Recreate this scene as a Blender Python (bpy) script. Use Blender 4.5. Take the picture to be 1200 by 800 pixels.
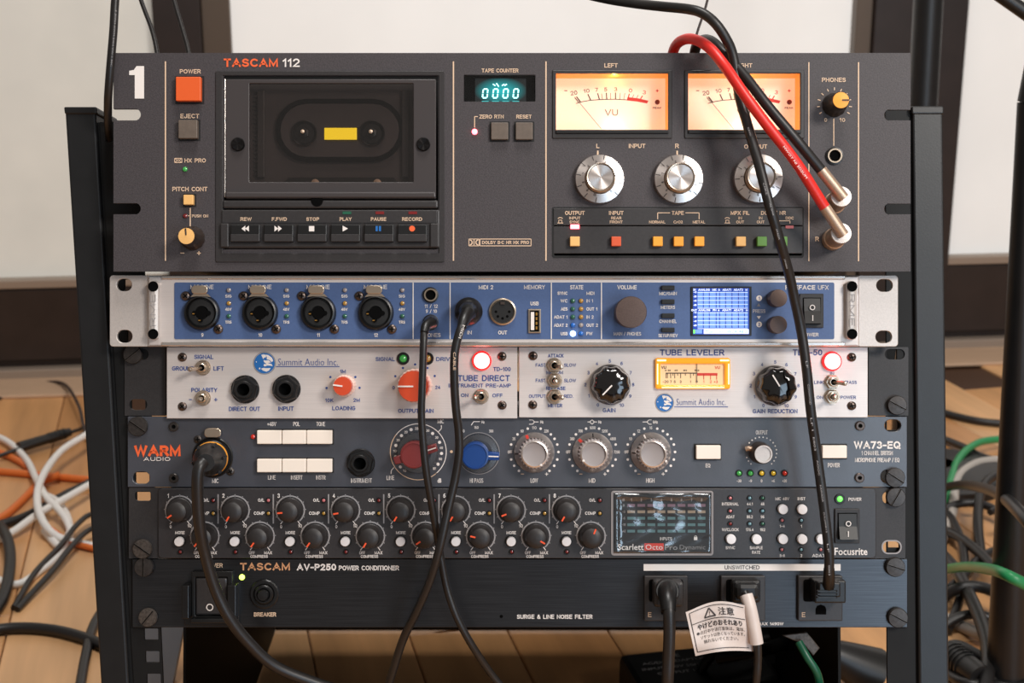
import bpy, bmesh, math, random
from mathutils import Vector, Matrix
for _o in list(bpy.data.objects): bpy.data.objects.remove(_o)
SC = bpy.context.scene
COL = SC.collection
rnd = random.Random(7)
rad = math.radians

# ---------------------------------------------------------------- camera, world, lights, exposure
F = 1200 * 50 / 36.0            # focal length in pixels
D = F * 0.0005286               # camera distance to the main panel plane
TILT = rad(15.0)                # the rack leans back, the camera looks down square to it
HGT = 0.422                     # height of the rack frame's origin over the floor
MR = Matrix.Translation((0, 0, HGT)) @ Matrix.Rotation(-TILT, 4, 'X')
MRI = MR.inverted()

cam_d = bpy.data.cameras.new('camera'); cam = bpy.data.objects.new('camera', cam_d); COL.objects.link(cam)
cam_d.lens = 50; cam_d.sensor_width = 36; cam_d.clip_start = 0.02
cam.matrix_world = MR @ Matrix.Translation((0, -D, 0)) @ Matrix.Rotation(rad(90), 4, 'X')
cam_d.dof.use_dof = True; cam_d.dof.focus_distance = D - 0.006; cam_d.dof.aperture_fstop = 15
SC.camera = cam
CAMW = cam.matrix_world.translation.copy()

SC.view_settings.view_transform = 'Standard'; SC.view_settings.look = 'None'
SC.view_settings.gamma = 1.0; SC.view_settings.exposure = 0.0; SC.view_settings.use_curve_mapping = False

world = bpy.data.worlds.new('world'); SC.world = world; world.use_nodes = True
wb = world.node_tree.nodes['Background']; wb.inputs[0].default_value = (0.88, 0.82, 0.77, 1); wb.inputs[1].default_value = 0.27

def area(name, loc, target, size, power, color, sy=None):
    l = bpy.data.lights.new(name, 'AREA'); l.energy = power; l.color = color; l.size = size
    if sy: l.shape = 'RECTANGLE'; l.size_y = sy
    o = bpy.data.objects.new(name, l); COL.objects.link(o)
    a = MR @ Vector(loc); t = MR @ Vector(target)
    o.location = a; o.rotation_euler = (t - a).to_track_quat('-Z', 'Y').to_euler()
    return o
area('window_light', (1.02, -1.45, 0.72), (0.05, 0, 0), 0.42, 25, (1.0, 0.94, 0.88))
area('sky_window_light', (1.05, -1.9, -0.40), (0.25, 0, -0.12), 0.85, 12.5, (0.60, 0.80, 1.0), 0.95)
area('ceiling_lamp', (0.15, -0.75, 2.0), (0.1, 0.7, 0.2), 0.6, 34, (1.0, 0.97, 0.94))

# ---------------------------------------------------------------- materials
def lin(c):
    r = []
    for v in c[:3]:
        v /= 255.0
        r.append(v / 12.92 if v <= 0.04045 else ((v + 0.055) / 1.055) ** 2.4)
    return (r[0], r[1], r[2], 1)
def mat(name, rgb, rough=0.5, metal=0.0, spec=0.5, emit=None, es=1.0, noise=None, bump=None, coat=0.0, scale3=None, rvar=0):
    m = bpy.data.materials.new(name); m.use_nodes = True
    nt = m.node_tree; b = nt.nodes['Principled BSDF']
    b.inputs['Base Color'].default_value = lin(rgb); b.inputs['Roughness'].default_value = rough
    b.inputs['Metallic'].default_value = metal; b.inputs['Specular IOR Level'].default_value = spec
    b.inputs['Coat Weight'].default_value = coat
    if emit: b.inputs['Emission Color'].default_value = lin(emit); b.inputs['Emission Strength'].default_value = es
    if noise or bump or rvar:
        tc = nt.nodes.new('ShaderNodeTexCoord'); mp = nt.nodes.new('ShaderNodeMapping')
        nt.links.new(tc.outputs['Object'], mp.inputs[0])
        if scale3: mp.inputs['Scale'].default_value = scale3
    if noise:
        n = nt.nodes.new('ShaderNodeTexNoise'); n.inputs['Scale'].default_value = noise[0]; n.inputs['Detail'].default_value = 3
        nt.links.new(mp.outputs[0], n.inputs['Vector'])
        mr = nt.nodes.new('ShaderNodeMapRange'); mr.inputs[1].default_value = 0.3; mr.inputs[2].default_value = 0.7
        mr.inputs[3].default_value = 1 - noise[1]; mr.inputs[4].default_value = 1 + noise[1]
        nt.links.new(n.outputs['Fac'], mr.inputs[0])
        mx = nt.nodes.new('ShaderNodeMix'); mx.data_type = 'RGBA'; mx.blend_type = 'MULTIPLY'; mx.inputs['Factor'].default_value = 1
        mx.inputs[6].default_value = lin(rgb); nt.links.new(mr.outputs[0], mx.inputs[7]); nt.links.new(mx.outputs[2], b.inputs['Base Color'])
    if bump:
        n2 = nt.nodes.new('ShaderNodeTexNoise'); n2.inputs['Scale'].default_value = bump[0]; n2.inputs['Detail'].default_value = 2
        nt.links.new(mp.outputs[0], n2.inputs['Vector'])
        bp = nt.nodes.new('ShaderNodeBump'); bp.inputs['Strength'].default_value = bump[1]; bp.inputs['Distance'].default_value = bump[2]
        nt.links.new(n2.outputs['Fac'], bp.inputs['Height']); nt.links.new(bp.outputs[0], b.inputs['Normal'])
    if rvar:
        n3 = nt.nodes.new('ShaderNodeTexNoise'); n3.inputs['Scale'].default_value = 25; n3.inputs['Detail'].default_value = 5
        nt.links.new(tc.outputs['Object'], n3.inputs['Vector'])
        m3 = nt.nodes.new('ShaderNodeMapRange'); m3.inputs[1].default_value = .3; m3.inputs[2].default_value = .7
        m3.inputs[3].default_value = rough - rvar; m3.inputs[4].default_value = rough + rvar
        nt.links.new(n3.outputs['Fac'], m3.inputs[0]); nt.links.new(m3.outputs[0], b.inputs['Roughness'])
    return m
def clear(name, tint, gloss=0.12, rough=0.05, bump=None):
    m = bpy.data.materials.new(name); m.use_nodes = True; nt = m.node_tree; nt.nodes.clear()
    out = nt.nodes.new('ShaderNodeOutputMaterial'); mx = nt.nodes.new('ShaderNodeMixShader')
    t = nt.nodes.new('ShaderNodeBsdfTransparent'); g = nt.nodes.new('ShaderNodeBsdfGlossy')
    t.inputs[0].default_value = tint; g.inputs['Roughness'].default_value = rough
    mx.inputs[0].default_value = gloss
    nt.links.new(t.outputs[0], mx.inputs[1]); nt.links.new(g.outputs[0], mx.inputs[2]); nt.links.new(mx.outputs[0], out.inputs[0])
    if bump:
        n = nt.nodes.new('ShaderNodeTexNoise'); n.inputs['Scale'].default_value = bump[0]
        tc = nt.nodes.new('ShaderNodeTexCoord'); nt.links.new(tc.outputs['Object'], n.inputs['Vector'])
        bp = nt.nodes.new('ShaderNodeBump'); bp.inputs['Strength'].default_value = bump[1]; bp.inputs['Distance'].default_value = bump[2]
        nt.links.new(n.outputs['Fac'], bp.inputs['Height']); nt.links.new(bp.outputs[0], g.inputs['Normal'])
    return m
X = {}
X['deck'] = mat('deck_paint', (63, 58, 60), 0.55, 0.0, 0.45, noise=(1300, 0.30), bump=(1500, 0.25, 0.0003))
X['deckdark'] = mat('deck_dark_plastic', (46, 43, 43), 0.42, noise=(700, 0.12))
X['doorplastic'] = mat('door_smoke_plastic', (62, 57, 57), 0.35)
X['blk'] = mat('black_plastic', (17, 16, 16), 0.38)
X['blkmatte'] = mat('black_recess', (7, 7, 7), 0.7)
X['hole'] = mat('hole_dark', (3, 3, 3), 0.9, spec=0.1)
X['rubber'] = mat('black_rubber', (24, 22, 21), 0.42, noise=(400, 0.12))
X['rack'] = mat('rack_black_steel', (17, 17, 18), 0.42, 0.0, 0.5, noise=(60, 0.2), bump=(900, 0.1, 0.0003))
X['ear'] = mat('ear_black_paint', (42, 39, 39), 0.5, noise=(900, 0.18), bump=(1400, 0.2, 0.0002))
X['focus'] = mat('focus_panel_paint', (44, 41, 42), 0.42, 0.0, 0.6, noise=(900, 0.14), bump=(1500, 0.15, 0.0002))
X['power'] = mat('power_brushed_anodised', (68, 68, 70), 0.29, 0.9, 0.5, noise=(1.0, 0.22), scale3=(25, 1, 2300), bump=(1.0, 0.12, 0.0002))
X['warm'] = mat('preamp_blue_grey_paint', (58, 60, 68), 0.38, 0.0, 0.95, noise=(140, 0.06), bump=(900, 0.12, 0.0003), rvar=.04)
X['silver'] = mat('brushed_aluminium', (216, 207, 202), 0.42, 0.35, 0.5, noise=(1.0, 0.05), scale3=(30, 1, 2200), bump=(1.0, 0.12, 0.0002))
X['earsilver'] = mat('cast_silver_ear', (196, 188, 182), 0.42, 0.35, 0.5, noise=(1500, 0.07), bump=(1500, 0.2, 0.0002))
X['polish'] = mat('polished_silver', (214, 206, 200), 0.22, 0.85)
def radial(m, an):
    nt = m.node_tree; b = nt.nodes['Principled BSDF']; t = nt.nodes.new('ShaderNodeTangent'); t.direction_type = 'RADIAL'; t.axis = 'Y'
    nt.links.new(t.outputs[0], b.inputs['Tangent']); b.inputs['Anisotropic'].default_value = an; return m
X['knobsilver'] = radial(mat('turned_silver', (232, 222, 216), 0.3, 0.9), .85)
X['doorscrew'] = radial(mat('turned_black', (40, 38, 38), 0.25, 0.8), .9)
X['nickel'] = mat('nickel', (198, 180, 160), 0.28, 0.9)
X['tansleeve'] = mat('plug_sleeve_tan', (186, 160, 138), 0.4, 0.6, noise=(900, 0.08))
X['gold'] = mat('gold', (214, 160, 80), 0.3, 0.9)
X['screwblk'] = mat('screw_black', (66, 61, 58), 0.4, 0.6, noise=(500, .2))
X['screwworn'] = mat('screw_worn_grey', (84, 76, 70), 0.42, 0.5, noise=(700, .35))
X['screwbrown'] = mat('screw_dark_nickel', (92, 80, 74), 0.35, 0.8)
X['blue'] = mat('interface_blue_paint', (74, 96, 138), 0.42, 0.1, noise=(900, 0.05), bump=(1500, .1, .0002))
X['white'] = mat('print_white', (232, 224, 218), 0.6)
X['cream'] = mat('print_cream', (222, 190, 160), 0.6)
X['greyprint'] = mat('print_grey', (150, 146, 146), 0.6)
X['orange'] = mat('print_orange', (236, 98, 48), 0.6)
X['navy'] = mat('print_navy', (38, 70, 140), 0.6)
X['logoblue'] = mat('print_logo_blue', (28, 104, 176), 0.5)
X['dark'] = mat('print_dark', (44, 38, 38), 0.6)
X['red'] = mat('print_red', (214, 60, 48), 0.6)
X['tanprint'] = mat('print_tan', (206, 150, 108), 0.5)
X['btnorange'] = mat('button_orange', (224, 92, 36), 0.45)
X['btnred'] = mat('button_red_orange', (212, 86, 46), 0.45)
X['btngrey'] = mat('button_olive_grey', (98, 86, 76), 0.5, noise=(300, .1))
X['btntan'] = mat('button_tan', (236, 184, 112), 0.45)
X['btnamber'] = mat('button_amber', (242, 162, 48), 0.45)
X['btngreen'] = mat('button_green', (92, 140, 62), 0.45)
X['btncream'] = mat('button_cream', (240, 228, 214), 0.4)
X['btnwhite'] = mat('button_white', (228, 224, 224), 0.35)
X['knobblk'] = mat('knob_soft_black', (35, 31, 30), 0.48)
X['knobbrown'] = mat('knob_anodised_brown', (92, 76, 70), 0.42, 0.5, noise=(1500, .12))
X['bakelite'] = mat('knob_bakelite', (14, 12, 12), 0.12, coat=0.6)
X['knobred'] = mat('knob_orange_red', (204, 74, 42), 0.3)
X['skirtmot'] = mat('knob_skirt_pale', (232, 196, 182), 0.3)
X['knobmaroon'] = mat('knob_maroon', (118, 44, 44), 0.4)
X['knobblue'] = mat('knob_blue', (16, 60, 124), 0.38)
X['knobgrey'] = mat('knob_grey', (150, 142, 140), 0.45)
X['pointer'] = mat('pointer_orange', (232, 84, 44), 0.5)
X['ledred'] = mat('led_red_off', (120, 34, 34), 0.2, coat=.5)
X['ledpink'] = mat('led_pink_off', (196, 110, 112), 0.25, coat=.5)
X['ledamber'] = mat('led_amber_off', (170, 128, 52), 0.2, coat=.5)
X['ledyellow'] = mat('led_yellow', (226, 186, 48), 0.2, coat=.5)
X['ledgreen'] = mat('led_green_off', (36, 92, 70), 0.2, coat=.5)
X['ledgreen2'] = mat('led_green', (62, 150, 72), 0.2, coat=.5, emit=(40, 150, 60), es=.25)
X['ledgrey'] = mat('led_clear', (150, 140, 136), 0.2, coat=.5)
X['ledteal'] = mat('led_teal_off', (110, 150, 160), 0.2, coat=.5)
X['ledblue'] = mat('led_blue_off', (24, 100, 190), 0.2, coat=.5)
X['ledredbright'] = mat('led_red', (200, 40, 28), 0.2, coat=.5)
X['litgreen'] = mat('led_green_lit', (120, 240, 110), 0.3, emit=(110, 230, 90), es=0.9)
X['litlime'] = mat('led_lime_lit', (220, 255, 90), 0.3, emit=(215, 255, 90), es=4)
X['litwhite'] = mat('led_white_lit', (240, 250, 255), 0.3, emit=(200, 232, 255), es=5)
X['litred'] = mat('led_red_lit', (255, 120, 120), 0.3, emit=(255, 92, 104), es=7)
X['lampred'] = mat('lamp_red_lit', (255, 120, 120), 0.3, emit=(255, 98, 94), es=12)
X['lamprim'] = mat('lamp_red_rim', (230, 40, 40), 0.2, emit=(235, 30, 34), es=0.8)
X['lityellow'] = mat('lamp_yellow_window', (250, 220, 40), 0.4, emit=(250, 218, 36), es=0.85)
X['vfd'] = mat('display_digit_lit', (200, 255, 255), 0.4, emit=(170, 255, 250), es=2.2)
X['vfddim'] = mat('display_digit_dim', (40, 150, 150), 0.4, emit=(60, 190, 190), es=0.9)
X['vface'] = mat('meter_face_lit', (250, 232, 212), 0.6, emit=(252, 222, 194), es=0.42)
X['vface2'] = mat('meter_face_warm', (240, 206, 160), 0.6, emit=(250, 200, 140), es=0.12)
X['vwall'] = mat('meter_wall_lamplit', (250, 170, 70), 0.5, emit=(250, 160, 60), es=0.25)  # cream walls; amber lamplight painted into their colour and emission
X['amberwin'] = mat('meter_bezel_amber', (244, 160, 40), 0.15, coat=.6, emit=(250, 160, 30), es=0.42)
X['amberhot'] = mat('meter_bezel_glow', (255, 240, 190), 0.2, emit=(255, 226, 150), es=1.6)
X['screenblue'] = mat('screen_blue_lit', (30, 60, 150), 0.3, emit=(34, 74, 176), es=0.55)
X['screenlite'] = mat('screen_light_lit', (120, 160, 230), 0.3, emit=(96, 136, 220), es=0.46)
X['screenwhite'] = mat('screen_white_lit', (225, 235, 255), 0.3, emit=(220, 232, 255), es=0.8)
X['pane'] = clear('smoke_door_pane', (0.80, 0.76, 0.74, 1), 0.06, 0.12)
X['segpink'] = mat('segment_pink', (124, 92, 104), .4)
X['segtan'] = mat('segment_tan', (156, 136, 114), .4)
X['segteal'] = mat('segment_teal', (84, 118, 120), .4)
X['glass'] = clear('clear_meter_glass', (0.98, 0.98, 0.98, 1), 0.03, 0.05)
X['film'] = clear('crinkled_clear_film', (0.92, 0.94, 0.95, 1), 0.13, 0.16)
X['disc'] = clear('clear_knob_disc', (0.86, 0.86, 0.86, 1), 0.14, 0.25)
X['red_cable'] = mat('red_cable_jacket', (214, 40, 32), 0.38, noise=(300, .05))
X['blk_cable'] = mat('black_cable_jacket', (27, 24, 23), 0.42, noise=(300, .1))
X['brn_cable'] = mat('dark_brown_cable_jacket', (52, 40, 38), 0.5, noise=(300, .1))
X['white_cable'] = mat('white_cable_jacket', (240, 236, 231), 0.42)
X['grey_cable'] = mat('grey_cable_jacket', (172, 164, 156), 0.42)
X['orange_cable'] = mat('orange_cable_jacket', (226, 116, 48), 0.42)
X['green_cable'] = mat('green_cable_jacket', (42, 138, 82), 0.4)
X['dkgreen_cable'] = mat('dark_green_cable_jacket', (16, 84, 58), 0.4)
X['tag'] = mat('tag_paper', (206, 192, 184), 0.42, bump=(60, .5, .002))
X['glare'] = mat('window_pane_frosted', (214, 213, 211), 0.55, noise=(7, 0.035), emit=(228, 226, 222), es=.36)
X['paneleft'] = mat('stained_frosted_pane', (192, 189, 181), 0.6, noise=(9, 0.07), emit=(216, 214, 206), es=.30)
X['frame'] = mat('dark_brown_frame', (38, 29, 27), 0.4, noise=(30, .15))
X['rail'] = mat('rail_black_steel', (12, 12, 12), 0.6, 0.0, 0.3, noise=(60, 0.2))
X['framelt'] = mat('bronze_frame_edge', (92, 80, 70), 0.4, .3)
X['sill'] = mat('sill_metal', (150, 134, 120), 0.45, .2)
X['thresh'] = mat('threshold_wood', (190, 158, 130), 0.5, noise=(8, .1), scale3=(3, 60, 60))
X['greyblue'] = mat('grey_blue_board', (150, 162, 178), 0.6)

# ---------------------------------------------------------------- mesh helpers (all shapes face -Y)
def mk(name, v, f, smooth=None):
    me = bpy.data.meshes.new(name); me.from_pydata(v, [], f); me.update()
    if smooth is not None:
        me.polygons.foreach_set('use_smooth', [True] * len(me.polygons))
        me.set_sharp_from_angle(angle=rad(smooth))
    return me
CA = {}
def box(w, h, d, bev=0.0):
    """front plate w x h, from y=0 to y=-d, bevelled"""
    k = ('b', round(w, 6), round(h, 6), round(d, 6), round(bev, 6))
    if k in CA: return CA[k]
    bm = bmesh.new(); bmesh.ops.create_cube(bm, size=1)
    for v in bm.verts: v.co = Vector((v.co.x * w, (v.co.y - 0.5) * d, v.co.z * h))
    if bev > 0: bmesh.ops.bevel(bm, geom=list(bm.edges), offset=bev, segments=2, profile=0.5, affect='EDGES')
    me = bpy.data.meshes.new('box'); bm.to_mesh(me); bm.free()
    CA[k] = me; return me
def lathe(prof, seg=32, off=0.0, smooth=35, flute=None):
    """profile [(radius, out)] turned about the Y axis; out is towards the viewer. flute=(n, depth, rmin)"""
    k = ('l', tuple((round(a, 6), round(b, 6)) for a, b in prof), seg, off, flute)
    if k in CA: return CA[k]
    v = []; f = []
    n = len(prof)
    for (r, o) in prof:
        for i in range(seg):
            a = 2 * math.pi * i / seg + off
            rr = r
            if flute and r >= flute[2]: rr = r * (1 - flute[1] * (0.5 + 0.5 * math.cos(flute[0] * a)))
            v.append((rr * math.sin(a), -o, rr * math.cos(a)))
    for j in range(n - 1):
        for i in range(seg):
            i2 = (i + 1) % seg
            f.append((j * seg + i, j * seg + i2, (j + 1) * seg + i2, (j + 1) * seg + i))
    me = mk('lathe', v, f, smooth)
    CA[k] = me; return me
def curve_mesh(splines, d=0.0, bevel=0.0):
    """filled 2-D outline(s), holes by even-odd; drawn in x/z, extruded from y=0 to -d"""
    cu = bpy.data.curves.new('c', 'CURVE'); cu.dimensions = '2D'; cu.fill_mode = 'BOTH' if d else 'FRONT'
    cu.extrude = max(d / 2 - bevel, 0); cu.bevel_depth = bevel; cu.bevel_resolution = 1; cu.offset = -bevel
    for pts in splines:
        sp = cu.splines.new('POLY'); sp.points.add(len(pts) - 1); sp.use_cyclic_u = True
        for p, q in zip(sp.points, pts): p.co = (q[0], q[1], 0, 1)
    ob = bpy.data.objects.new('c', cu); me = bpy.data.meshes.new_from_object(ob)
    bpy.data.objects.remove(ob); bpy.data.curves.remove(cu)
    for v in me.vertices: x, y, z = v.co; v.co = (x, -z - d / 2, y)
    return me
def rr(cx, cz, w, h, r, n=5):
    r = min(r, w / 2 - 1e-7, h / 2 - 1e-7); out = []
    for (sx, sz, a0) in ((1, 1, 0), (-1, 1, 90), (-1, -1, 180), (1, -1, 270)):
        for i in range(n + 1):
            a = rad(a0 + 90 * i / n)
            out.append((cx + sx * (w / 2 - r) + r * math.cos(a), cz + sz * (h / 2 - r) + r * math.sin(a)))
    return out
def circ(cx, cz, r, n=24): return [(cx + r * math.cos(2 * math.pi * i / n), cz + r * math.sin(2 * math.pi * i / n)) for i in range(n)]
def tube(pts, r, seg=12, sub=6, ends=True, r2=None):
    P = [Vector(p) for p in pts]; path = []
    if len(P) > 2:
        for i in range(len(P) - 1):
            p0 = P[i - 1] if i else P[0] * 2 - P[1]; p1 = P[i]; p2 = P[i + 1]; p3 = P[i + 2] if i + 2 < len(P) else P[-1] * 2 - P[-2]
            for k in range(sub):
                t = k / sub
                path.append(0.5 * ((2 * p1) + (p2 - p0) * t + (2 * p0 - 5 * p1 + 4 * p2 - p3) * t * t + (3 * p1 - p0 - 3 * p2 + p3) * t ** 3))
        path.append(P[-1])
    else: path = P
    v = []; f = []; n = len(path); N = None
    for i, p in enumerate(path):
        T = (path[min(i + 1, n - 1)] - path[max(i - 1, 0)]).normalized()
        if N is None:
            N = T.orthogonal().normalized()
        N = (N - T * N.dot(T)).normalized(); B = T.cross(N)
        rad_ = r if r2 is None else r + (r2 - r) * i / (n - 1)
        for k in range(seg):
            a = 2 * math.pi * k / seg
            q = p + (N * math.cos(a) + B * math.sin(a)) * rad_; v.append(tuple(q))
    for i in range(n - 1):
        for k in range(seg):
            k2 = (k + 1) % seg
            f.append((i * seg + k, i * seg + k2, (i + 1) * seg + k2, (i + 1) * seg + k))
    if ends: f.append(tuple(range(seg - 1, -1, -1))); f.append(tuple((n - 1) * seg + k for k in range(seg)))
    return mk('tube', v, f, 50)
TXT = {}
def text_raw(s, bold):
    k = (s, bold)
    if k not in TXT:
        cu = bpy.data.curves.new('t', 'FONT'); cu.body = s; cu.size = 1; cu.resolution_u = 2; cu.offset = bold; cu.fill_mode = 'FRONT'
        ob = bpy.data.objects.new('t', cu); me = bpy.data.meshes.new_from_object(ob)
        bpy.data.objects.remove(ob); bpy.data.curves.remove(cu)
        vs = [(v.co.x, v.co.y) for v in me.vertices]; fs = [tuple(p.vertices) for p in me.polygons]
        bpy.data.meshes.remove(me)
        if not vs: vs = [(0, 0), (1, 0), (1, 1)]; fs = []
        x0 = min(v[0] for v in vs); x1 = max(v[0] for v in vs); y0 = min(v[1] for v in vs); y1 = max(v[1] for v in vs)
        TXT[k] = ([(v[0] - (x0 + x1) / 2, v[1] - (y0 + y1) / 2) for v in vs], fs, x1 - x0, max(y1 - y0, 1e-4))
    return TXT[k]

def _arc(cx, cy, rx, ry, a0, a1):
    n = max(4, int(abs(a1 - a0) / 24)); return [(cx + rx * math.cos(rad(a0 + (a1 - a0) * i / n)), cy + ry * math.sin(rad(a0 + (a1 - a0) * i / n))) for i in range(n + 1)]
GL = {' ': (.32, []), 'A': (.8, [[(0, 0), (.4, 1), (.8, 0)], [(.14, .32), (.66, .32)]]),
 'B': (.64, [[(.4, .53), (0, .53), (0, 0), (.38, 0)] + _arc(.38, .265, .26, .265, -90, 90), [(0, .53), (0, 1), (.37, 1)] + _arc(.37, .765, .22, .235, 90, -90)]),
 'C': (.72, [_arc(.4, .5, .4, .5, 48, 312)]), 'D': (.7, [[(0, 0), (0, 1), (.3, 1)] + _arc(.3, .5, .4, .5, 90, -90) + [(0, 0)]]),
 'E': (.58, [[(.58, 1), (0, 1), (0, 0), (.58, 0)], [(0, .52), (.52, .52)]]), 'F': (.56, [[(.56, 1), (0, 1), (0, 0)], [(0, .5), (.5, .5)]]),
 'G': (.76, [_arc(.4, .5, .4, .5, 50, 335) + [(.76, .46), (.44, .46)]]), 'H': (.68, [[(0, 0), (0, 1)], [(.68, 0), (.68, 1)], [(0, .52), (.68, .52)]]),
 'I': (.02, [[(.01, 0), (.01, 1)]]), 'J': (.5, [[(.5, 1), (.5, .28)] + _arc(.25, .28, .25, .28, 0, -180)]), 'K': (.66, [[(0, 0), (0, 1)], [(.64, 1), (0, .36)], [(.2, .56), (.66, 0)]]),
 'L': (.54, [[(0, 1), (0, 0), (.54, 0)]]), 'M': (.84, [[(0, 0), (0, 1), (.42, .1), (.84, 1), (.84, 0)]]), 'N': (.7, [[(0, 0), (0, 1), (.7, 0), (.7, 1)]]),
 'O': (.8, [_arc(.4, .5, .4, .5, 0, 360)]), 'P': (.62, [[(0, 0), (0, 1), (.36, 1)] + _arc(.36, .73, .26, .27, 90, -90) + [(0, .46)]]),
 'Q': (.8, [_arc(.4, .5, .4, .5, 0, 360), [(.5, .25), (.8, -.05)]]), 'R': (.64, [[(0, 0), (0, 1), (.36, 1)] + _arc(.36, .74, .26, .26, 90, -90) + [(0, .48)], [(.34, .48), (.64, 0)]]),
 'S': (.62, [_arc(.31, .76, .28, .24, 25, 270) + _arc(.31, .26, .31, .26, 90, -155)]), 'T': (.64, [[(0, 1), (.64, 1)], [(.32, 1), (.32, 0)]]),
 'U': (.68, [[(0, 1), (0, .34)] + _arc(.34, .34, .34, .34, 180, 360) + [(.68, 1)]]), 'V': (.74, [[(0, 1), (.37, 0), (.74, 1)]]), 'W': (1.05, [[(0, 1), (.26, 0), (.525, 1), (.79, 0), (1.05, 1)]]),
 'X': (.7, [[(0, 0), (.7, 1)], [(0, 1), (.7, 0)]]), 'Y': (.7, [[(0, 1), (.35, .46), (.7, 1)], [(.35, .46), (.35, 0)]]), 'Z': (.64, [[(0, 1), (.64, 1), (0, 0), (.64, 0)]]),
 '0': (.56, [_arc(.28, .5, .28, .5, 0, 360)]), '1': (.24, [[(0, .76), (.22, 1), (.22, 0)]]), '2': (.56, [_arc(.28, .72, .27, .28, 165, -30) + [(0, 0), (.56, 0)]]),
 '3': (.56, [_arc(.27, .76, .25, .24, 150, -90), _arc(.27, .26, .29, .26, 90, -150)]), '4': (.6, [[(.44, 0), (.44, 1), (0, .28), (.6, .28)]]), '5': (.56, [[(.52, 1), (.1, 1), (.04, .5)] + _arc(.27, .33, .29, .33, 130, -150)]),
 '6': (.56, [_arc(.28, .3, .28, .3, 0, 360), _arc(.4, .34, .4, .66, 75, 180)]), '7': (.56, [[(0, 1), (.56, 1), (.18, 0)]]), '8': (.56, [_arc(.28, .76, .24, .24, 0, 360), _arc(.28, .27, .28, .27, 0, 360)]),
 '9': (.56, [_arc(.28, .7, .28, .3, 0, 360), _arc(.16, .66, .4, .66, -105, 0)]), '-': (.36, [[(0, .42), (.36, .42)]]), '+': (.5, [[(0, .45), (.5, .45)], [(.25, .2), (.25, .7)]]),
 '/': (.4, [[(0, -.05), (.4, 1.05)]]), '.': (.04, [[(0, 0), (.04, 0)]]), '&': (.72, [[(.72, 0), (.16, .72)] + _arc(.32, .82, .16, .18, 200, -20) + [(.1, .42)] + _arc(.28, .26, .28, .26, 140, 340) + [(.66, .45)]]), '\u00b7': (.05, [[(0, .48), (.05, .48)]])}
SF = {}
def stroke_text(t, w, h, th):
    """uppercase sans lettering drawn with strokes th wide, fitted to w x h"""
    k = (t, w, h, th)
    if k in SF: return SF[k]
    gap = .17; adv = 0; runs = []
    for ch in t:
        gw, st = GL[ch]; runs.append((adv, st)); adv += gw + gap + th / h * .75
    adv -= gap + th / h * .75
    W = (w - th) if w else adv * (h - th)
    sx = W / max(adv, .02) if adv > .03 else 0; sy = h - th; V = []; Fc = []
    for ox, st in runs:
        for pl_ in st:
            P = [((ox + x) * sx - W / 2, y * sy - sy / 2) for x, y in pl_]
            Q_ = [P[0]]
            for p in P[1:]:
                if abs(p[0] - Q_[-1][0]) + abs(p[1] - Q_[-1][1]) > 1e-4: Q_.append(p)
            P = Q_
            if len(P) < 2: P = [(P[0][0] - th * .25, P[0][1]), (P[0][0] + th * .25, P[0][1])]
            def un(a, b): l = math.hypot(b[0] - a[0], b[1] - a[1]); return ((b[0] - a[0]) / l, (b[1] - a[1]) / l)
            closed = abs(P[0][0] - P[-1][0]) + abs(P[0][1] - P[-1][1]) < 1e-3
            if not closed:
                d0 = un(P[0], P[1]); d1 = un(P[-2], P[-1]); e = th * .5
                P[0] = (P[0][0] - d0[0] * e, P[0][1] - d0[1] * e); P[-1] = (P[-1][0] + d1[0] * e, P[-1][1] + d1[1] * e)
            n0 = len(V)
            for i, p in enumerate(P):
                if closed and i in (0, len(P) - 1): a, b = un(P[-2], P[-1]), un(P[0], P[1])
                else: a = un(P[i - 1], p) if i else un(p, P[1]); b = un(p, P[i + 1]) if i < len(P) - 1 else a
                mx, my = -(a[1] + b[1]), a[0] + b[0]; l = math.hypot(mx, my)
                if l < .25: mx, my, l = -a[1], a[0], 1
                mx /= l; my /= l; c = max(-a[1] * mx + a[0] * my, .5); r_ = th / 2 / c
                V += [(p[0] + mx * r_, p[1] + my * r_), (p[0] - mx * r_, p[1] - my * r_)]
            for i in range(len(P) - 1): a = n0 + 2 * i; Fc.append((a, a + 2, a + 3, a + 1)[::-1])
    SF[k] = (V, Fc); return SF[k]

ROOTS = []      # top-level objects modelled in the rack frame, rotated into the room at the end
def link(name, me, m, parent=None, loc=(0, 0, 0), rot=None, label=None):
    me2 = me
    if m is not None and (len(me.materials) == 0): me.materials.append(m)
    elif m is not None and me.materials[0] != m:
        me2 = CA.get(('m', me.name, m.name))
        if me2 is None: me2 = me.copy(); me2.materials.clear(); me2.materials.append(m); CA[('m', me.name, m.name)] = me2
    o = bpy.data.objects.new(name, me2); COL.objects.link(o); o.location = loc
    if rot: o.rotation_euler = rot
    if parent: o.parent = parent
    if label: o['label'] = label
    return o
def thing(name, label, cat, loc=(0, 0, 0), group=None, rack=True):
    o = bpy.data.objects.new(name, None); COL.objects.link(o); o.location = loc; o.empty_display_size = 0.02
    o['label'] = label; o['category'] = cat
    if group: o['group'] = group
    if rack: ROOTS.append(o)
    return o
def at(px, py, Y): s = (D + Y) / F; return Vector(((px - 600) * s, Y, (400 - py) * s))

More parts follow.
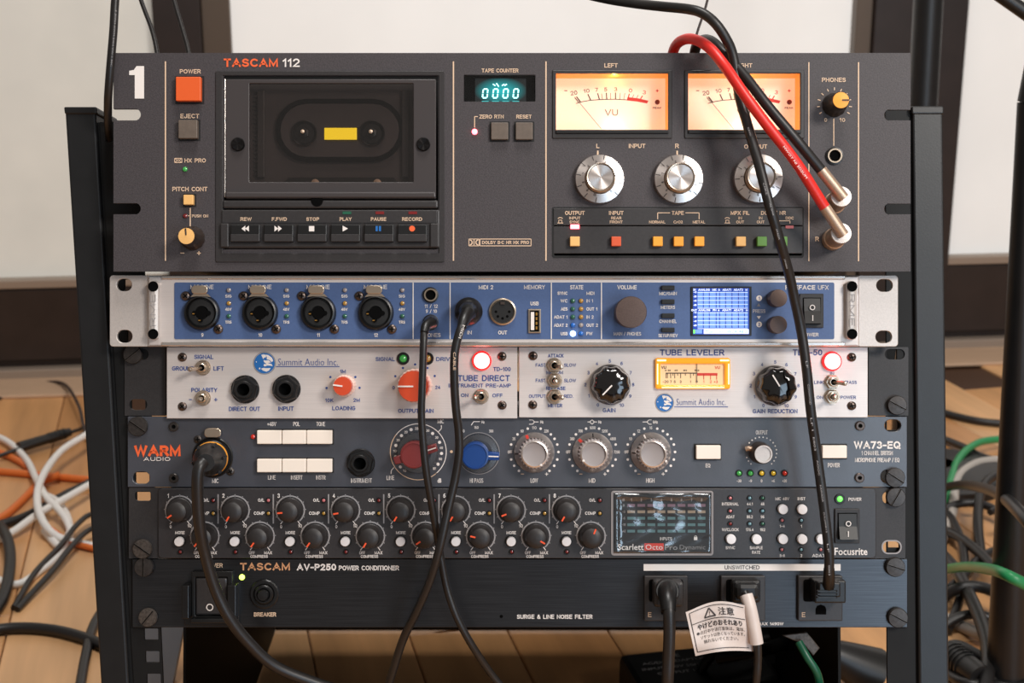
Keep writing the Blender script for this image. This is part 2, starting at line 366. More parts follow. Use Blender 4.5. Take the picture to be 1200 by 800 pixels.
class Batch:
    """flat print gathered per ink colour; pixel coordinates about an origin"""
    def __init__(self, s, ox, oy, d=0.00025): self.s = s; self.ox = ox; self.oy = oy; self.d = d; self.q = {}
    def _add(self, m, vs, fs):
        V, Fc = self.q.setdefault(m, ([], [])); n = len(V); V.extend(vs); Fc.extend(tuple(i + n for i in f) for f in fs)
    def c(self, px, py, d=None): return ((px - self.ox) * self.s, -(self.d if d is None else d), (self.oy - py) * self.s)
    def txt(self, s, cx, cy, w, h, m='white', rot=0, bold=0.02, d=None):
        a = rad(rot); ca, sa = math.cos(a), math.sin(a); out = []
        if all(ch in GL for ch in s):
            wt = .10 if bold < -.005 else (.13 if bold < .005 else (.15 if bold < .015 else (.175 if bold < .025 else (.21 if bold < .04 else .25))))
            vs, fs = stroke_text(s, w, h, round(max(min(wt * h, (w or 99) / (len(s) * 3.9 + .01) if len(s) > 1 else 99), .45), 3))
            self._add(m, [self.c(cx + x * ca + y * sa, cy - y * ca + x * sa, d) for x, y in vs], fs); return
        vs, fs, tw, th = text_raw(s, bold)
        if w is None: w = h * tw / th
        for x, y in vs:
            x = x * w / max(tw, 1e-4); y = y * h / th
            out.append(self.c(cx + x * ca + y * sa, cy - y * ca + x * sa, d))
        self._add(m, out, fs)
    def poly(self, pts, m='white', d=None): self._add(m, [self.c(x, y, d) for x, y in pts][::-1], [tuple(range(len(pts)))])
    def rect(self, x0, y0, x1, y1, m='white', d=None): self.poly([(x0, y0), (x1, y0), (x1, y1), (x0, y1)], m, d)
    def line(self, x0, y0, x1, y1, w=1.2, m='white', d=None):
        L = math.hypot(x1 - x0, y1 - y0); nx = -(y1 - y0) / L * w / 2; ny = (x1 - x0) / L * w / 2
        self.poly([(x0 + nx, y0 + ny), (x1 + nx, y1 + ny), (x1 - nx, y1 - ny), (x0 - nx, y0 - ny)], m, d)
    def path(self, pts, w=1.0, m='white'):
        for a, b in zip(pts, pts[1:]): self.line(a[0], a[1], b[0], b[1], w, m)
    def dot(self, cx, cy, r, m='white', n=14, d=None): self.poly([(cx + r * math.cos(2 * math.pi * i / n), cy + r * math.sin(2 * math.pi * i / n)) for i in range(n)], m, d)
    def arc(self, cx, cy, r, w, a0, a1, m='white', n=40, d=None):
        """angles clockwise from up"""
        vs = []; fs = []
        for i in range(n + 1):
            a = rad(a0 + (a1 - a0) * i / n)
            for q in (r - w / 2, r + w / 2): vs.append(self.c(cx + q * math.sin(a), cy - q * math.cos(a), d))
        for i in range(n): fs.append((2 * i, 2 * i + 1, 2 * i + 3, 2 * i + 2))
        self._add(m, vs, fs)
    def tick(self, cx, cy, r0, r1, a, w=0.8, m='white', d=None):
        a = rad(a); self.line(cx + r0 * math.sin(a), cy - r0 * math.cos(a), cx + r1 * math.sin(a), cy - r1 * math.cos(a), w, m, d)
    def flush(self, parent, name='lettering'):
        for m, (V, Fc) in self.q.items():
            me = bpy.data.meshes.new(name); me.from_pydata(V, [], Fc); me.update()
            o = link(name, me, X[m], parent); o['kind'] = 'stuff'
        self.q = {}

class Dev:
    def __init__(self, name, label, cat, Y0, rect):
        self.Y0 = Y0; self.s = (D + Y0) / F; x0, y0, x1, y1 = rect
        self.ox = (x0 + x1) / 2; self.oy = y1; self.rect = rect
        self.root = thing(name, label, cat, at(self.ox, self.oy, Y0))
        self.b = Batch(self.s, self.ox, self.oy)
    def p(self, px, py, d=0.0): return ((px - self.ox) * self.s, -d, (self.oy - py) * self.s)
    def part(self, name, me, m, px=None, py=None, d=0.0, parent=None, rot=0, label=None):
        loc = (0, 0, 0) if px is None else self.p(px, py, d)
        return link(name, me, X[m], parent or self.root, loc, (0, rad(rot), 0) if rot else None, label)
    def sub(self, name, me, m, par, dx=0, dy=0, d=0.0, rot=0, label=None):
        return link(name, me, X[m], par, (dx * self.s, -d, -dy * self.s), (0, rad(rot), 0) if rot else None, label)
    def pbox(self, name, x0, y0, x1, y1, d, m, base=0.0, bev=0.0003, parent=None, label=None):
        return self.part(name, box((x1 - x0) * self.s, (y1 - y0) * self.s, d, bev), m, (x0 + x1) / 2, (y0 + y1) / 2, base, parent, label=label)
    def pl(self, pts): return [((x - self.ox) * self.s, (self.oy - y) * self.s) for x, y in pts]
    def prr(self, x0, y0, x1, y1, r, n=5): return rr(((x0 + x1) / 2 - self.ox) * self.s, (self.oy - (y0 + y1) / 2) * self.s, (x1 - x0) * self.s, (y1 - y0) * self.s, r * self.s, n)
    def panel(self, name, outlines, m, t=0.003, front=0.0, bevel=0.0, label=None, parent=None):
        me = curve_mesh(outlines, t, bevel)
        return link(name, me, X[m], parent or self.root, (0, t - front, 0), None, label)
    def done(self): self.b.flush(self.root)

# knob and socket builders -------------------------------------------------
def led(dv, px, py, r, m, bezel=None, d=0.0, name='indicator_led'):
    s = dv.s; R = r * s
    o = dv.part(name, lathe([(R, 0), (R, R * .3), (R * .8, R * .75), (R * .4, R * .98), (0, R * 1.02)], 14), m, px, py, d)
    if bezel: dv.sub('bezel', lathe([(bezel * s, 0), (bezel * s, .0008), (bezel * s * .9, .0012), (R * 1.02, .0012), (R * 1.02, 0)], 20), 'blk', o)
    return o
def screw_ph(dv, px, py, r, m='screwbrown', hexs=False, d=0.0):
    s = dv.s; R = r * s
    o = dv.part('screw', lathe([(R, 0), (R, R * .25), (R * .75, R * .5), (R * .3, R * .6), (0, R * .62)] if not hexs else
                [(R, 0), (R, .0012), (R * .85, .0016), (R * .45, .0016), (R * .42, .0004), (0, .0004)], 20), m, px, py, d)
    if not hexs:
        a = 25 * (1 + (px * 7) % 3)
        me = CA.get(('x', round(R, 6)))
        if me is None:
            w = R * .13; L = R * .58
            me = curve_mesh([[(w, w), (w, L), (-w, L), (-w, w), (-L, w), (-L, -w), (-w, -w), (-w, -L), (w, -L), (w, -w), (L, -w), (L, w)]], 0); CA[('x', round(R, 6))] = me
        dv.sub('cross_slot', me, 'hole', o, d=R * .63, rot=a)
    else: dv.sub('hex_socket', lathe([(R * .4, 0), (R * .4, .0006), (0, .0006)], 6), 'hole', o)
    return o
def rack_screw(dv, px, py, r, ang, m='screwblk'):
    s = dv.s; R = r * s
    o = dv.part('rack_screw', lathe([(R * .95, 0), (R, .0006), (R, .0022), (R * .93, .003), (R * .3, .0033), (0, .0033)], 28), m, px, py, 0.0005)
    me = box(R * 1.9, R * .17, .0007, 0)
    dv.sub('slot', me, 'screwworn', o, d=.0029, rot=ang)
    dv.sub('slot', box(R * 1.9, R * .09, .0002, 0), 'hole', o, d=.0036, rot=ang)
    return o
def button(dv, px, py, w, h, m, prot=0.004, frame=2.2, name='push_button', label=None):
    s = dv.s
    o = dv.part(name, box(w * s, h * s, prot, .0004), m, px, py, label=label)
    dv.sub('button_well', curve_mesh([rr(0, 0, (w + 2 * frame) * s, (h + 2 * frame) * s, .0004), rr(0, 0, (w + .3) * s, (h + .3) * s, .0001)], .0008, 0), 'blkmatte', o, d=-.0007)
    return o
def round_button(dv, px, py, r, m='btnwhite'):
    s = dv.s; R = r * s
    o = dv.part('push_button', lathe([(R, 0), (R, .0028), (R * .88, .0034), (0, .0035)], 20), m, px, py)
    dv.sub('button_collar', lathe([(R * 1.25, 0), (R * 1.2, .0006), (R * 1.02, .0006), (R * 1.02, 0)], 20), 'blk', o)
def jack_hex(dv, px, py, r, name='jack_socket', label=None):
    s = dv.s; R = r * s
    o = dv.part(name, lathe([(R * 1.0, 0), (R, .0015), (R * .95, .002), (R * .7, .0022)], 32), 'blk', px, py, label=label)
    dv.sub('hex_nut', lathe([(R * .98, .0015), (R * .98, .004), (R * .88, .0052), (R * .62, .0052), (R * .6, .004)], 6, rad(12), smooth=20), 'blk', o)
    dv.sub('collar', lathe([(R * .62, .003), (R * .62, .0066), (R * .56, .0072), (R * .44, .0072), (R * .42, .0015), (0, .0015)], 28), 'blk', o)
    dv.sub('socket_hole', lathe([(R * .41, .0016), (0, .0017)], 24), 'hole', o, d=0.0002)
    return o
def toggle(dv, px, py, dx, dy):
    s = dv.s; R = 8.6 * s
    o = dv.part('toggle_switch', lathe([(R * 1.05, 0), (R * 1.05, .0008), (R * .5, .001)], 24), 'nickel', px, py)
    dv.sub('hex_nut', lathe([(R, .0008), (R, .0028), (R * .9, .0034), (R * .6, .0034)], 6, rad(30), smooth=20), 'nickel', o)
    dv.sub('bushing', lathe([(R * .62, .002), (R * .62, .0052), (R * .5, .0056), (R * .42, .0056), (R * .4, .004), (0, .004)], 20), 'nickel', o)
    dv.sub('bushing_hole', lathe([(R * .4, .0042), (0, .0042)], 16), 'hole', o)
    tip = Vector((dx * s, -.0125, -dy * s))
    dv.sub('lever', tube([(0, -.003, 0), tuple(tip * .6), tuple(tip)], R * .2, 10, 3, True, R * .33), 'nickel', o)
    dv.sub('lever_tip', lathe([(R * .33, -.0005), (R * .34, .0004), (R * .24, .0011), (0, .0014)], 14), 'nickel', o, dx, dy, .0125)
def slotline(dv, o, L, w, d, m, ang, r0=0.0):
    """pointer bar from r0 to L (px) at angle clockwise from up"""
    me = box(w * dv.s, (L - r0) * dv.s, .0003, 0); a = rad(ang); rc = (L + r0) / 2
    return dv.sub('pointer', me, m, o, rc * math.sin(a), -rc * math.cos(a), d, ang)

# ---------------------------------------------------------------- the room (world frame)
RC = MR.to_3x3()
def ray(px, py): return (RC @ Vector(((px - 600) / F, 1, (400 - py) / F))).normalized()
def onfloor(px, py, h=0.0):
    r = ray(px, py); t = (h - CAMW.z) / r.z; return CAMW + r * t
YAW = rad(6.8)
WU = Vector((math.cos(YAW), math.sin(YAW), 0)); WN = Vector((math.sin(YAW), -math.cos(YAW), 0))   # along the wall, out of the wall
WO = onfloor(60, 444) ; WO = Vector((WO.x, WO.y, 0))
def onwall(px, py, off=0.0):
    """(u, z) on the wall plane moved off metres into the room"""
    r = ray(px, py); o = WO + WN * off; t = (o - CAMW).dot(WN) / r.dot(WN); q = CAMW + r * t
    return (q - WO).dot(WU), q.z
def wbox(name, u0, u1, z0, z1, off0, off1, m, parent=None, kind=True, bev=0.002):
    me = bpy.data.meshes.new(name); bm = bmesh.new(); bmesh.ops.create_cube(bm, size=1)
    for v in bm.verts: v.co = Vector((v.co.x * (u1 - u0), v.co.y * (off1 - off0), v.co.z * (z1 - z0)))
    if bev: bmesh.ops.bevel(bm, geom=list(bm.edges), offset=bev, segments=2, profile=.5, affect='EDGES')
    bm.to_mesh(me); bm.free()
    ce = WO + WU * ((u0 + u1) / 2) + WN * ((off0 + off1) / 2); ce.z = (z0 + z1) / 2
    o = link(name, me, X[m])
    if parent:
        o.parent = parent; o.location = parent.matrix_world.inverted() @ ce
    else: o.location = ce; o.rotation_euler = (0, 0, YAW)
    if kind and not parent: o['kind'] = 'structure'
    if parent: o.rotation_euler = (0, 0, 0)
    return o
zs1 = onwall(60, 327)[1]; zs0 = onwall(60, 337)[1]; zt1 = onwall(60, 430)[1]; ZT = 1.9
U = lambda px, py=30: onwall(px, py)[0]
wbox('wall_back', U(-500), U(1700), 0, zs0 - .004, -.06, -.012, 'frame', bev=0)
for k, (a, b) in enumerate(((-420, 180), (270, 1004), (1131, 1600))):
    ua = U(a); ub = U(b)
    w = bpy.data.objects.new('window_%d' % (k + 1), None); COL.objects.link(w); w['kind'] = 'structure'
    w.location = WO + WU * ((ua + ub) / 2); w.rotation_euler = (0, 0, YAW)
    w.matrix_world = Matrix.Translation(w.location) @ Matrix.Rotation(YAW, 4, 'Z')
    wbox('window_pane', ua - .01, ub + .01, zs1 - .01, ZT, -.03, -.022, 'paneleft' if k == 0 else 'glare', w, bev=0)
    wbox('window_sill', ua - .01, ub + .01, zs0, zs1, -.03, .004, 'sill', w)
    wbox('window_rail', ua - .01, ub + .01, zt1 + .012, zs0 - .002, -.02, 0, 'frame', w)
def stile(n, a, b, m, off, u2=None):
    wbox('trim_%d' % n, U(a), U(b), .02, ZT, -.03, off, m)
stile(1, 180, 236, 'frame', .01); stile(2, 236.5, 270, 'framelt', .0); stile(3, 1003, 1022, 'framelt', .0); stile(4, 1022.5, 1131, 'frame', .01)
wbox('trim_5', U(-500), U(1700), zt1 - .02, zt1, -.02, .012, 'sill')
wbox('baseboard_back', U(-500), U(1700), .001, zt1 - .021, -.02, .006, 'frame')
wbox('trim_6', U(-500), U(1700), 0, .006, .006, .105, 'thresh')
# floor: planks one by one on a base
fb = bpy.data.meshes.new('floor'); fb.from_pydata([(-4, -3, -.02), (4, -3, -.02), (4, 3.5, -.02), (-4, 3.5, -.02), (-4, -3, -.004), (4, -3, -.004), (4, 3.5, -.004), (-4, 3.5, -.004)], [],
    [(0, 3, 2, 1), (4, 5, 6, 7), (0, 1, 5, 4), (1, 2, 6, 5), (2, 3, 7, 6), (3, 0, 4, 7)]); fb.update()
def woodmat(name, rgb):
    m = mat(name, rgb, 0.38, noise=(1, .22), scale3=(26, 2.2, 2))
    return m
woods = [woodmat('floor_wood_%s' % n, c) for n, c in (('honey', (200, 148, 98)), ('light', (208, 156, 106)), ('warm', (192, 138, 88)), ('pale', (212, 164, 116)))]
floor = link('floor', fb, mat('floor_base_dark', (70, 44, 26), .6)); floor['kind'] = 'structure'
FY = rad(13); pw = .098
pmeshes = []
for wm in woods:
    bm = bmesh.new(); bmesh.ops.create_cube(bm, size=1)
    for v in bm.verts: v.co = Vector((v.co.x * (pw - .0012), v.co.y * .9085, v.co.z * .006))
    bmesh.ops.bevel(bm, geom=[e for e in bm.edges if abs(e.verts[0].co.z - e.verts[1].co.z) < 1e-6 and e.verts[0].co.z > 0], offset=.0012, segments=1, affect='EDGES')
    me = bpy.data.meshes.new('plank'); bm.to_mesh(me); bm.free(); me.materials.append(wm); pmeshes.append(me)
wall_lim = lambda x: WO.y + (x - WO.x) * math.tan(YAW)
for i in range(-22, 29):
    off = (i * 0.37) % 1 * .91
    for j in range(-2, 3):
        a = (i + .5) * pw; b_ = j * .91 + off
        x = a * math.cos(FY) - b_ * math.sin(FY); y = a * math.sin(FY) + b_ * math.cos(FY)
        if y + .46 > wall_lim(x) + .62 or y < -1.15 or abs(x) > 2.3: continue
        o = bpy.data.objects.new('plank', pmeshes[rnd.randrange(4)]); COL.objects.link(o); o.parent = floor
        o.location = (x, y, -.003); o.rotation_euler = (0, 0, FY)

# ---------------------------------------------------------------- the rack stand
def slab(pts_top, pts_bot, Yt, Yb, dt):
    """slanted bar: front face between two pixel spans, from depth Yt (top) to Yb (bottom), dt thick"""
    (x0, y0, x1, y1), (x2, y2, x3, y3) = pts_top, pts_bot
    a = at(x0, y0, Yt); b = at(x1, y1, Yt); c = at(x3, y3, Yb); d = at(x2, y2, Yb)
    back = Vector((0, dt, 0)); V = [a, b, c, d, a + back, b + back, c + back, d + back]
    return V, [(0, 3, 2, 1), (4, 5, 6, 7), (0, 1, 5, 4), (1, 2, 6, 5), (2, 3, 7, 6), (3, 0, 4, 7)]
def bar(name, top, bot, Yt, Yb, dt, m, par, bev=.0015):
    V, Fc = slab(top, bot, Yt, Yb, dt); c = sum(V, Vector()) / 8
    me = mk(name, [tuple(v - c) for v in V], Fc)
    if bev:
        bm = bmesh.new(); bm.from_mesh(me); bmesh.ops.bevel(bm, geom=list(bm.edges), offset=bev, segments=3, profile=.5, affect='EDGES'); bm.to_mesh(me); bm.free()
    return link(name, me, X[m], par, c - par.location)
rack = thing('equipment_rack', 'black steel rack stand with slanted posts holding the audio units', 'rack', at(600, 1180, .02))
def ext(xa, ya, xb, yb, y): return xa + (xb - xa) * (y - ya) / (yb - ya)
yb = 1218
bar('post', (76, 131, 112, 131), (ext(76, 127, 118, 800, yb), yb, ext(112, 127, 151, 800, yb), yb), .0, .0, .045, 'rack', rack)
bar('post_cap', (74.5, 125, 113, 125), (75.5, 133.5, 113.5, 133.5), -.001, -.001, .047, 'blk', rack, .001)
bar('post', (1069, 131, 1105, 131), (ext(1069, 127, 1077, 800, yb), yb, ext(1105, 127, 1112.5, 800, yb), yb), .0, .0, .045, 'rack', rack)
bar('post_cap', (1068, 124, 1106, 124), (1068.5, 133.5, 1106.5, 133.5), -.001, -.001, .047, 'blk', rack, .001)
# the rails with their square holes
def rail(xt0, xt1, xb0, xb1, yt, holes):
    # edges given at yt and at row 800, carried on down to row 1180
    s = (D + .003) / F; Pz = lambda x, y: ((x - 600) * s, (400 - y) * s); e = lambda a, b: a + (b - a) * (1180 - yt) / (800 - yt)
    outl = [[Pz(xt0, yt), Pz(xt1, yt), Pz(e(xt1, xb1), 1180), Pz(e(xt0, xb0), 1180)]]
    for hx, hy in holes:
        x, z = Pz(hx, hy); outl.append(rr(x, z, .0088, .0072, .0006, 2))
    me = curve_mesh(outl, .0025, 0)
    return link('rail', me, X['rail'], rack, Vector((0, .0055, 0)) - rack.location)
rail(117, 161, 157, 191, 143, [(162 + (y - 474) * .056, y) for y in (334, 362, 394, 422, 447, 474, 502, 532, 560, 583, 612, 636, 664, 690, 716, 743, 769.5, 796, 823, 850)])
rail(1038, 1070, 1040, 1073, 126, [(1043, 415), (1044, 443), (1046, 470), (1046.5, 497), (1047, 525), (1048, 552), (1049, 635)])
for (t, b2) in (((112.5, 143, 120, 143), (150.5, 1180, 160, 1180)), ((1063.5, 137, 1069.5, 137), (1071, 1180, 1079, 1180))):
    bar('rail_flange', t, (ext(t[0], t[1], t[0] + 38.5 if t[0] < 600 else t[0] + 7, 800, 1180), 1180, ext(t[2], t[3], t[2] + 38 if t[0] < 600 else t[2] + 7, 800, 1180), 1180), .004, .004, .03, 'rail', rack, .0005)
# feet: two floor bars and a cross tie, under the frame of the photo
for fx in (-.335, .335):
    me = box(.04, .03, .53, .002)
    o = link('foot', me, X['rack'], rack); o.matrix_local = Matrix.Translation(-rack.location) @ MRI @ Matrix.Translation((fx, .28, .0155))
link('front_shade_panel', box(.50, .205, .004, .001), X['rack'], rack, at(600, 1003, .006) - rack.location)  # added unseen panel, blocks front light from the floor under the rack
for sx in (-1, 1):  # added panels that keep side light off the floor under the rack
    V = [(.04, .002), (.45, .002), (.45, .15), (.17, .22), (.10, .20)]; x = sx * .238
    o = link('side_shade_panel', mk('side_shade_panel', [(x - .001, y, z) for y, z in V] + [(x + .001, y, z) for y, z in V], [(4, 3, 2, 1, 0), (5, 6, 7, 8, 9)] + [(i, (i + 1) % 5, (i + 1) % 5 + 5, i + 5) for i in range(5)]), X['rail'], rack)
    o.matrix_local = Matrix.Translation(-rack.location) @ MRI
o = link('rear_shade_panel', box(.474, .25, .002, .0003), X['rail'], rack); o.matrix_local = Matrix.Translation(-rack.location) @ MRI @ Matrix.Translation((0, .452, .127))  # added unseen panel, shades the same floor from the window side
a = at(150, 1150, .03); b_ = at(1100, 1150, .03)
link('cross_tie', tube([tuple(a - rack.location), tuple(b_ - rack.location)], .01, 12), X['rack'], rack)

# ---------------------------------------------------------------- cassette deck
dk = Dev('cassette_deck', 'charcoal rack cassette deck on top with lit amber level meters', 'cassette deck', -.0205, (133, 62, 1067, 318))
notchL = lambda y0, y1, x1: [(133, y0), (x1 - 7, y0)] + [(x1 - 7 + 7 * math.sin(rad(a)), (y0 + y1) / 2 - 7 * math.cos(rad(a))) for a in (20, 45, 70, 90, 110, 135, 160)] + [(x1 - 7, y1), (133, y1)]
notchR = lambda y0, y1, x1: [(1067, y1), (x1 + 7, y1)] + [(x1 + 7 - 7 * math.sin(rad(a)), (y0 + y1) / 2 + 7 * math.cos(rad(a))) for a in (20, 45, 70, 90, 110, 135, 160)] + [(x1 + 7, y0), (1067, y0)]
outer = [(133, 62)] + notchL(127.5, 141, 165) + notchL(238, 251, 165) + [(133, 318), (1067, 318)] + notchR(238.5, 251, 1036) + notchR(128.5, 141, 1036) + [(1067, 62)]
dk.panel('front_panel', [dk.pl(outer), dk.prr(262, 89, 513.5, 292, 1.5), dk.prr(647, 82, 787.5, 162.5, 1.5), dk.prr(801.5, 82, 942.5, 162.5, 1.5), dk.prr(543.5, 87.5, 627.5, 119, 1), dk.prr(648.5, 244, 940.5, 300, 2)], 'deck', .003)
dk.part('chassis', box(860 * dk.s, 236 * dk.s, .27, .001), 'blkmatte', 606, 190, -.29)
B = dk.b
for x in (194, 531.4, 639.8): B.line(x, 72, x, 305.5, 1.5, 'cream')
B.line(947.8, 73, 947.8, 306, 1.2, 'cream'); B.line(1006, 73, 1006, 306, 1.3, 'cream')
one = [(169, 77.5), (169, 115.5), (158, 115.5), (158, 88), (151.5, 88), (151.5, 83), (157, 82), (160, 77.5)]
B.poly(one, 'white')
B.txt('POWER', 223, 83.7, 24.5, 5, 'cream'); B.txt('EJECT', 222.5, 136, 22, 5.2, 'cream')
def dolby(b, x, y, w, h, m):
    b.path([(x - w / 2, y - h / 2), (x + w / 2, y - h / 2), (x + w / 2, y + h / 2), (x - w / 2, y + h / 2), (x - w / 2, y - h / 2)], .8, m)
    for sgn in (-1, 1):
        b.arc(x + sgn * w * .42, y, h * .36, h * .16, 0 if sgn < 0 else 180, 180 if sgn < 0 else 360, m, 10)
dolby(B, 209, 188, 8.5, 5, 'cream'); B.line(209, 185.5, 209, 190.5, .8, 'cream')
B.txt('HX PRO', 228.8, 188, 25, 4.8, 'cream'); B.txt('PITCH CONT', 222.6, 221.5, 41, 5.2, 'cream')
B.txt('PUSH ON', 234.5, 253, 19, 3.4, 'cream'); B.line(223, 243.5, 223, 265, 1.4, 'cream'); B.line(217.5, 252.7, 223, 252.7, .9, 'cream')
B.line(211.5, 296.5, 216, 296.5, 1, 'cream'); B.line(231, 296.5, 235.4, 296.5, 1.1, 'cream'); B.line(233.2, 294.3, 233.2, 298.7, 1.1, 'cream')
B.txt('TASCAM', 294, 73.6, 63.5, 9.8, 'orange', bold=.03); B.txt('112', 341.3, 73.6, 20, 9.8, 'white', bold=.03)
button(dk, 222.5, 105.5, 29, 28, 'btnorange', .0045, 2.4, label='orange power button'); button(dk, 222, 152.5, 22, 21.5, 'btngrey', .0045, 1.8)
led(dk, 217, 198.3, 2.9, 'ledgreen2'); button(dk, 222.3, 234.7, 11.5, 11.5, 'btntan', .004, 2); led(dk, 217.2, 252.9, 2.8, 'ledred')
def small_knob(px, py, capm, ang, tilt=0):
    s = dk.s
    o = dk.part('knob', lathe([(14.5 * s, 0), (14 * s, .002), (12.2 * s, .003), (11 * s, .008), (10.4 * s, .0165), (9.4 * s, .0172)], 36, flute=(24, .05, 10.2 * s)), 'knobblk' if capm == 'btnamber' else 'screwbrown', px, py)
    dk.sub('cap', lathe([(9.6 * s, .0165), (9.2 * s, .0175), (0, .0178)], 28), capm, o)
    slotline(dk, o, 8.8, 1.5, .0178, 'dark', ang, 1)
    return o
small_knob(226, 279, 'btntan', -4); small_knob(977.8, 123, 'btnamber', 90)
# cassette bay
dk.panel('bay_frame', [dk.prr(253, 83.5, 521, 307, 2), dk.prr(261, 88.5, 514.5, 297, 1)], 'deckdark', .0012, .0009, .0002)
dk.pbox('bay_back', 262, 89, 513.5, 297, .001, 'blkmatte', -.018)
dk.panel('cassette_door', [dk.prr(265, 93, 511, 233, 1.5), dk.prr(292.5, 98, 484.5, 213.5, 1)], 'doorplastic', .003, .001, .0004)
dk.pbox('door_edge', 262.6, 92, 264.4, 231, .0012, 'polish', -.001)
dk.pbox('door_lip', 265, 225, 511, 232.5, .0022, 'doorplastic', .0008, .001)
dk.pbox('tape_well', 288, 95, 489, 216, .002, 'doorplastic', -.0125)
dk.panel('well_ring', [dk.prr(320, 113, 472, 187.5, 37), dk.prr(325, 118, 467, 182.5, 32)], 'hole', .0015, -.008)
dk.panel('well_plate', [dk.prr(325.5, 118.5, 466.5, 182, 31.7), dk.prr(379, 147, 418, 163, .5)], 'doorplastic', .0015, -.0085, .0003)
dk.pbox('lamp_window', 378, 147.5, 416.5, 161.5, .001, 'lityellow', -.0085)
for k, x in enumerate((354.5, 434.5)):
    o = dk.part('reel_recess', lathe([(14.5 * dk.s, -.003), (15.5 * dk.s, .0004), (14.6 * dk.s, .0008), (13.2 * dk.s, .0002), (11.5 * dk.s, -.001), (0, -.001)], 32), 'blk', x, 154, -.0072)
    dk.sub('drive_spindle', lathe([(6.5 * dk.s, 0), (6 * dk.s, .002), (3.4 * dk.s, .0024), (3.2 * dk.s, .006), (1.5 * dk.s, .0072), (0, .0074)], 6), 'blk', o)
    dk.sub('spindle_tip', lathe([(2.6 * dk.s, .0055), (2.2 * dk.s, .0076), (0, .008)], 12), 'tansleeve', o)
for x in (303, 474): dk.pbox('well_guide', x - 4, 103, x + 4, 206, .003, 'deckdark', -.0105)
for i in range(20): dk.pbox('guide_rib', 294, 104 + i * 5.1, 299, 106 + i * 5.1, .001, 'deckdark', -.0105, 0)
dk.panel('head_bridge', [dk.pl([(330, 213), (336, 206.5), (460, 206.5), (466, 213)])], 'blk', .002, -.006)
for x in (368.5, 441.5): dk.part('tape_roller', lathe([(4.6 * dk.s, 0), (4.6 * dk.s, .002), (0, .0024)], 16), 'tansleeve', x, 213.5, -.005)
dk.pbox('door_window', 292, 97.5, 485, 214, .0006, 'pane', -.0006, 0)
for x in (279.6, 496.5):
    o = dk.part('door_screw', lathe([(8 * dk.s, 0), (8 * dk.s, .0012), (7 * dk.s, .002), (0, .0016)], 24), 'doorscrew', x, 169.5, .001)
dk.pbox('bay_rail', 261.5, 234.5, 513.5, 244.5, .004, 'deckdark', -.002, .0012)
dk.part('thumb_notch', lathe([(7 * dk.s, 0), (0, .0002)], 20), 'hole', 372, 235.5, .0022)
dk.pbox('key_housing', 258.8, 245.5, 515.6, 291, .003, 'deckdark', -.0015, .0012)
dk.pbox('key_label_strip', 261, 247, 512, 261.5, .0005, 'deckdark', .0014, .0002)
for (t, x, w) in (('REW', 289, 13), ('F.FWD', 328, 17.5), ('STOP', 367, 15), ('PLAY', 405.5, 14), ('PAUSE', 444, 18), ('RECORD', 483.2, 23.5)):
    B.txt(t, x, 257, w, 4.2, 'cream', d=.0021)
for x, m in ((407, 'ledgreen'), (445.5, 'ledred'), (484, 'ledred')): dk.pbox('key_indicator', x - 5, 248, x + 5, 251.3, .0003, m, .0019, 0)
for i in range(6):
    x0 = 271.5 + 39 * i
    k = dk.pbox('transport_key', x0, 263.5, x0 + 34.5, 284, .0035, 'blk', .0005, .0006)
    me = box(33.5 * dk.s, 8.6 * dk.s, .0012, .0003); o = dk.sub('key_lip', me, 'deckdark', k, 0, 5.6, .0032); 
for x0, x1 in ((259.5, 269), (504.5, 514.5)): dk.pbox('housing_cheek', x0, 262, x1, 290, .0025, 'deckdark', .0008, .0006)
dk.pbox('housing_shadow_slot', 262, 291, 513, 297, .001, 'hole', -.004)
yk = 268.4; dd = .0042
for x in (284.6, 288.8): B.poly([(x + 4.4, yk - 3.5), (x, yk), (x + 4.4, yk + 3.5)], 'white', dd)
for x in (323, 327.2): B.poly([(x, yk - 3.5), (x + 4.4, yk), (x, yk + 3.5)], 'white', dd)
B.rect(363.2, yk - 3, 369.4, yk + 3.2, 'white', dd); B.poly([(402.5, yk - 3.4), (408.8, yk), (402.5, yk + 3.4)], 'white', dd)
B.rect(441, yk - 3, 443.4, yk + 3, 'logoblue', dd); B.rect(444.8, yk - 3, 447.2, yk + 3, 'logoblue', dd); B.dot(483.5, yk, 3.4, 'orange', 16, dd)
# counter
dk.pbox('counter_back', 543, 87, 628, 119.5, .001, 'hole', -.006, 0)
vg = bpy.data.materials.new('display_phosphor_glow'); vg.use_nodes = True; nt = vg.node_tree; bs = nt.nodes['Principled BSDF']
tc = nt.nodes.new('ShaderNodeTexCoord'); mp = nt.nodes.new('ShaderNodeMapping'); gr = nt.nodes.new('ShaderNodeTexGradient'); gr.gradient_type = 'SPHERICAL'
mp.inputs['Scale'].default_value = (62, 1, 118); nt.links.new(tc.outputs['Object'], mp.inputs[0]); nt.links.new(mp.outputs[0], gr.inputs[0])
mm = nt.nodes.new('ShaderNodeMath'); mm.operation = 'MULTIPLY'; mm.inputs[1].default_value = 1.25; nt.links.new(gr.outputs['Fac'], mm.inputs[0])
nt.links.new(mm.outputs[0], bs.inputs['Emission Strength']); bs.inputs['Emission Color'].default_value = lin((0, 176, 180)); bs.inputs['Base Color'].default_value = lin((6, 16, 18)); bs.inputs['Roughness'].default_value = .4
X['vfdglow'] = vg
dk.part('display_glow_plate', box(60 * dk.s, 30 * dk.s, .0004, 0), 'vfdglow', 586.5, 105, -.005)
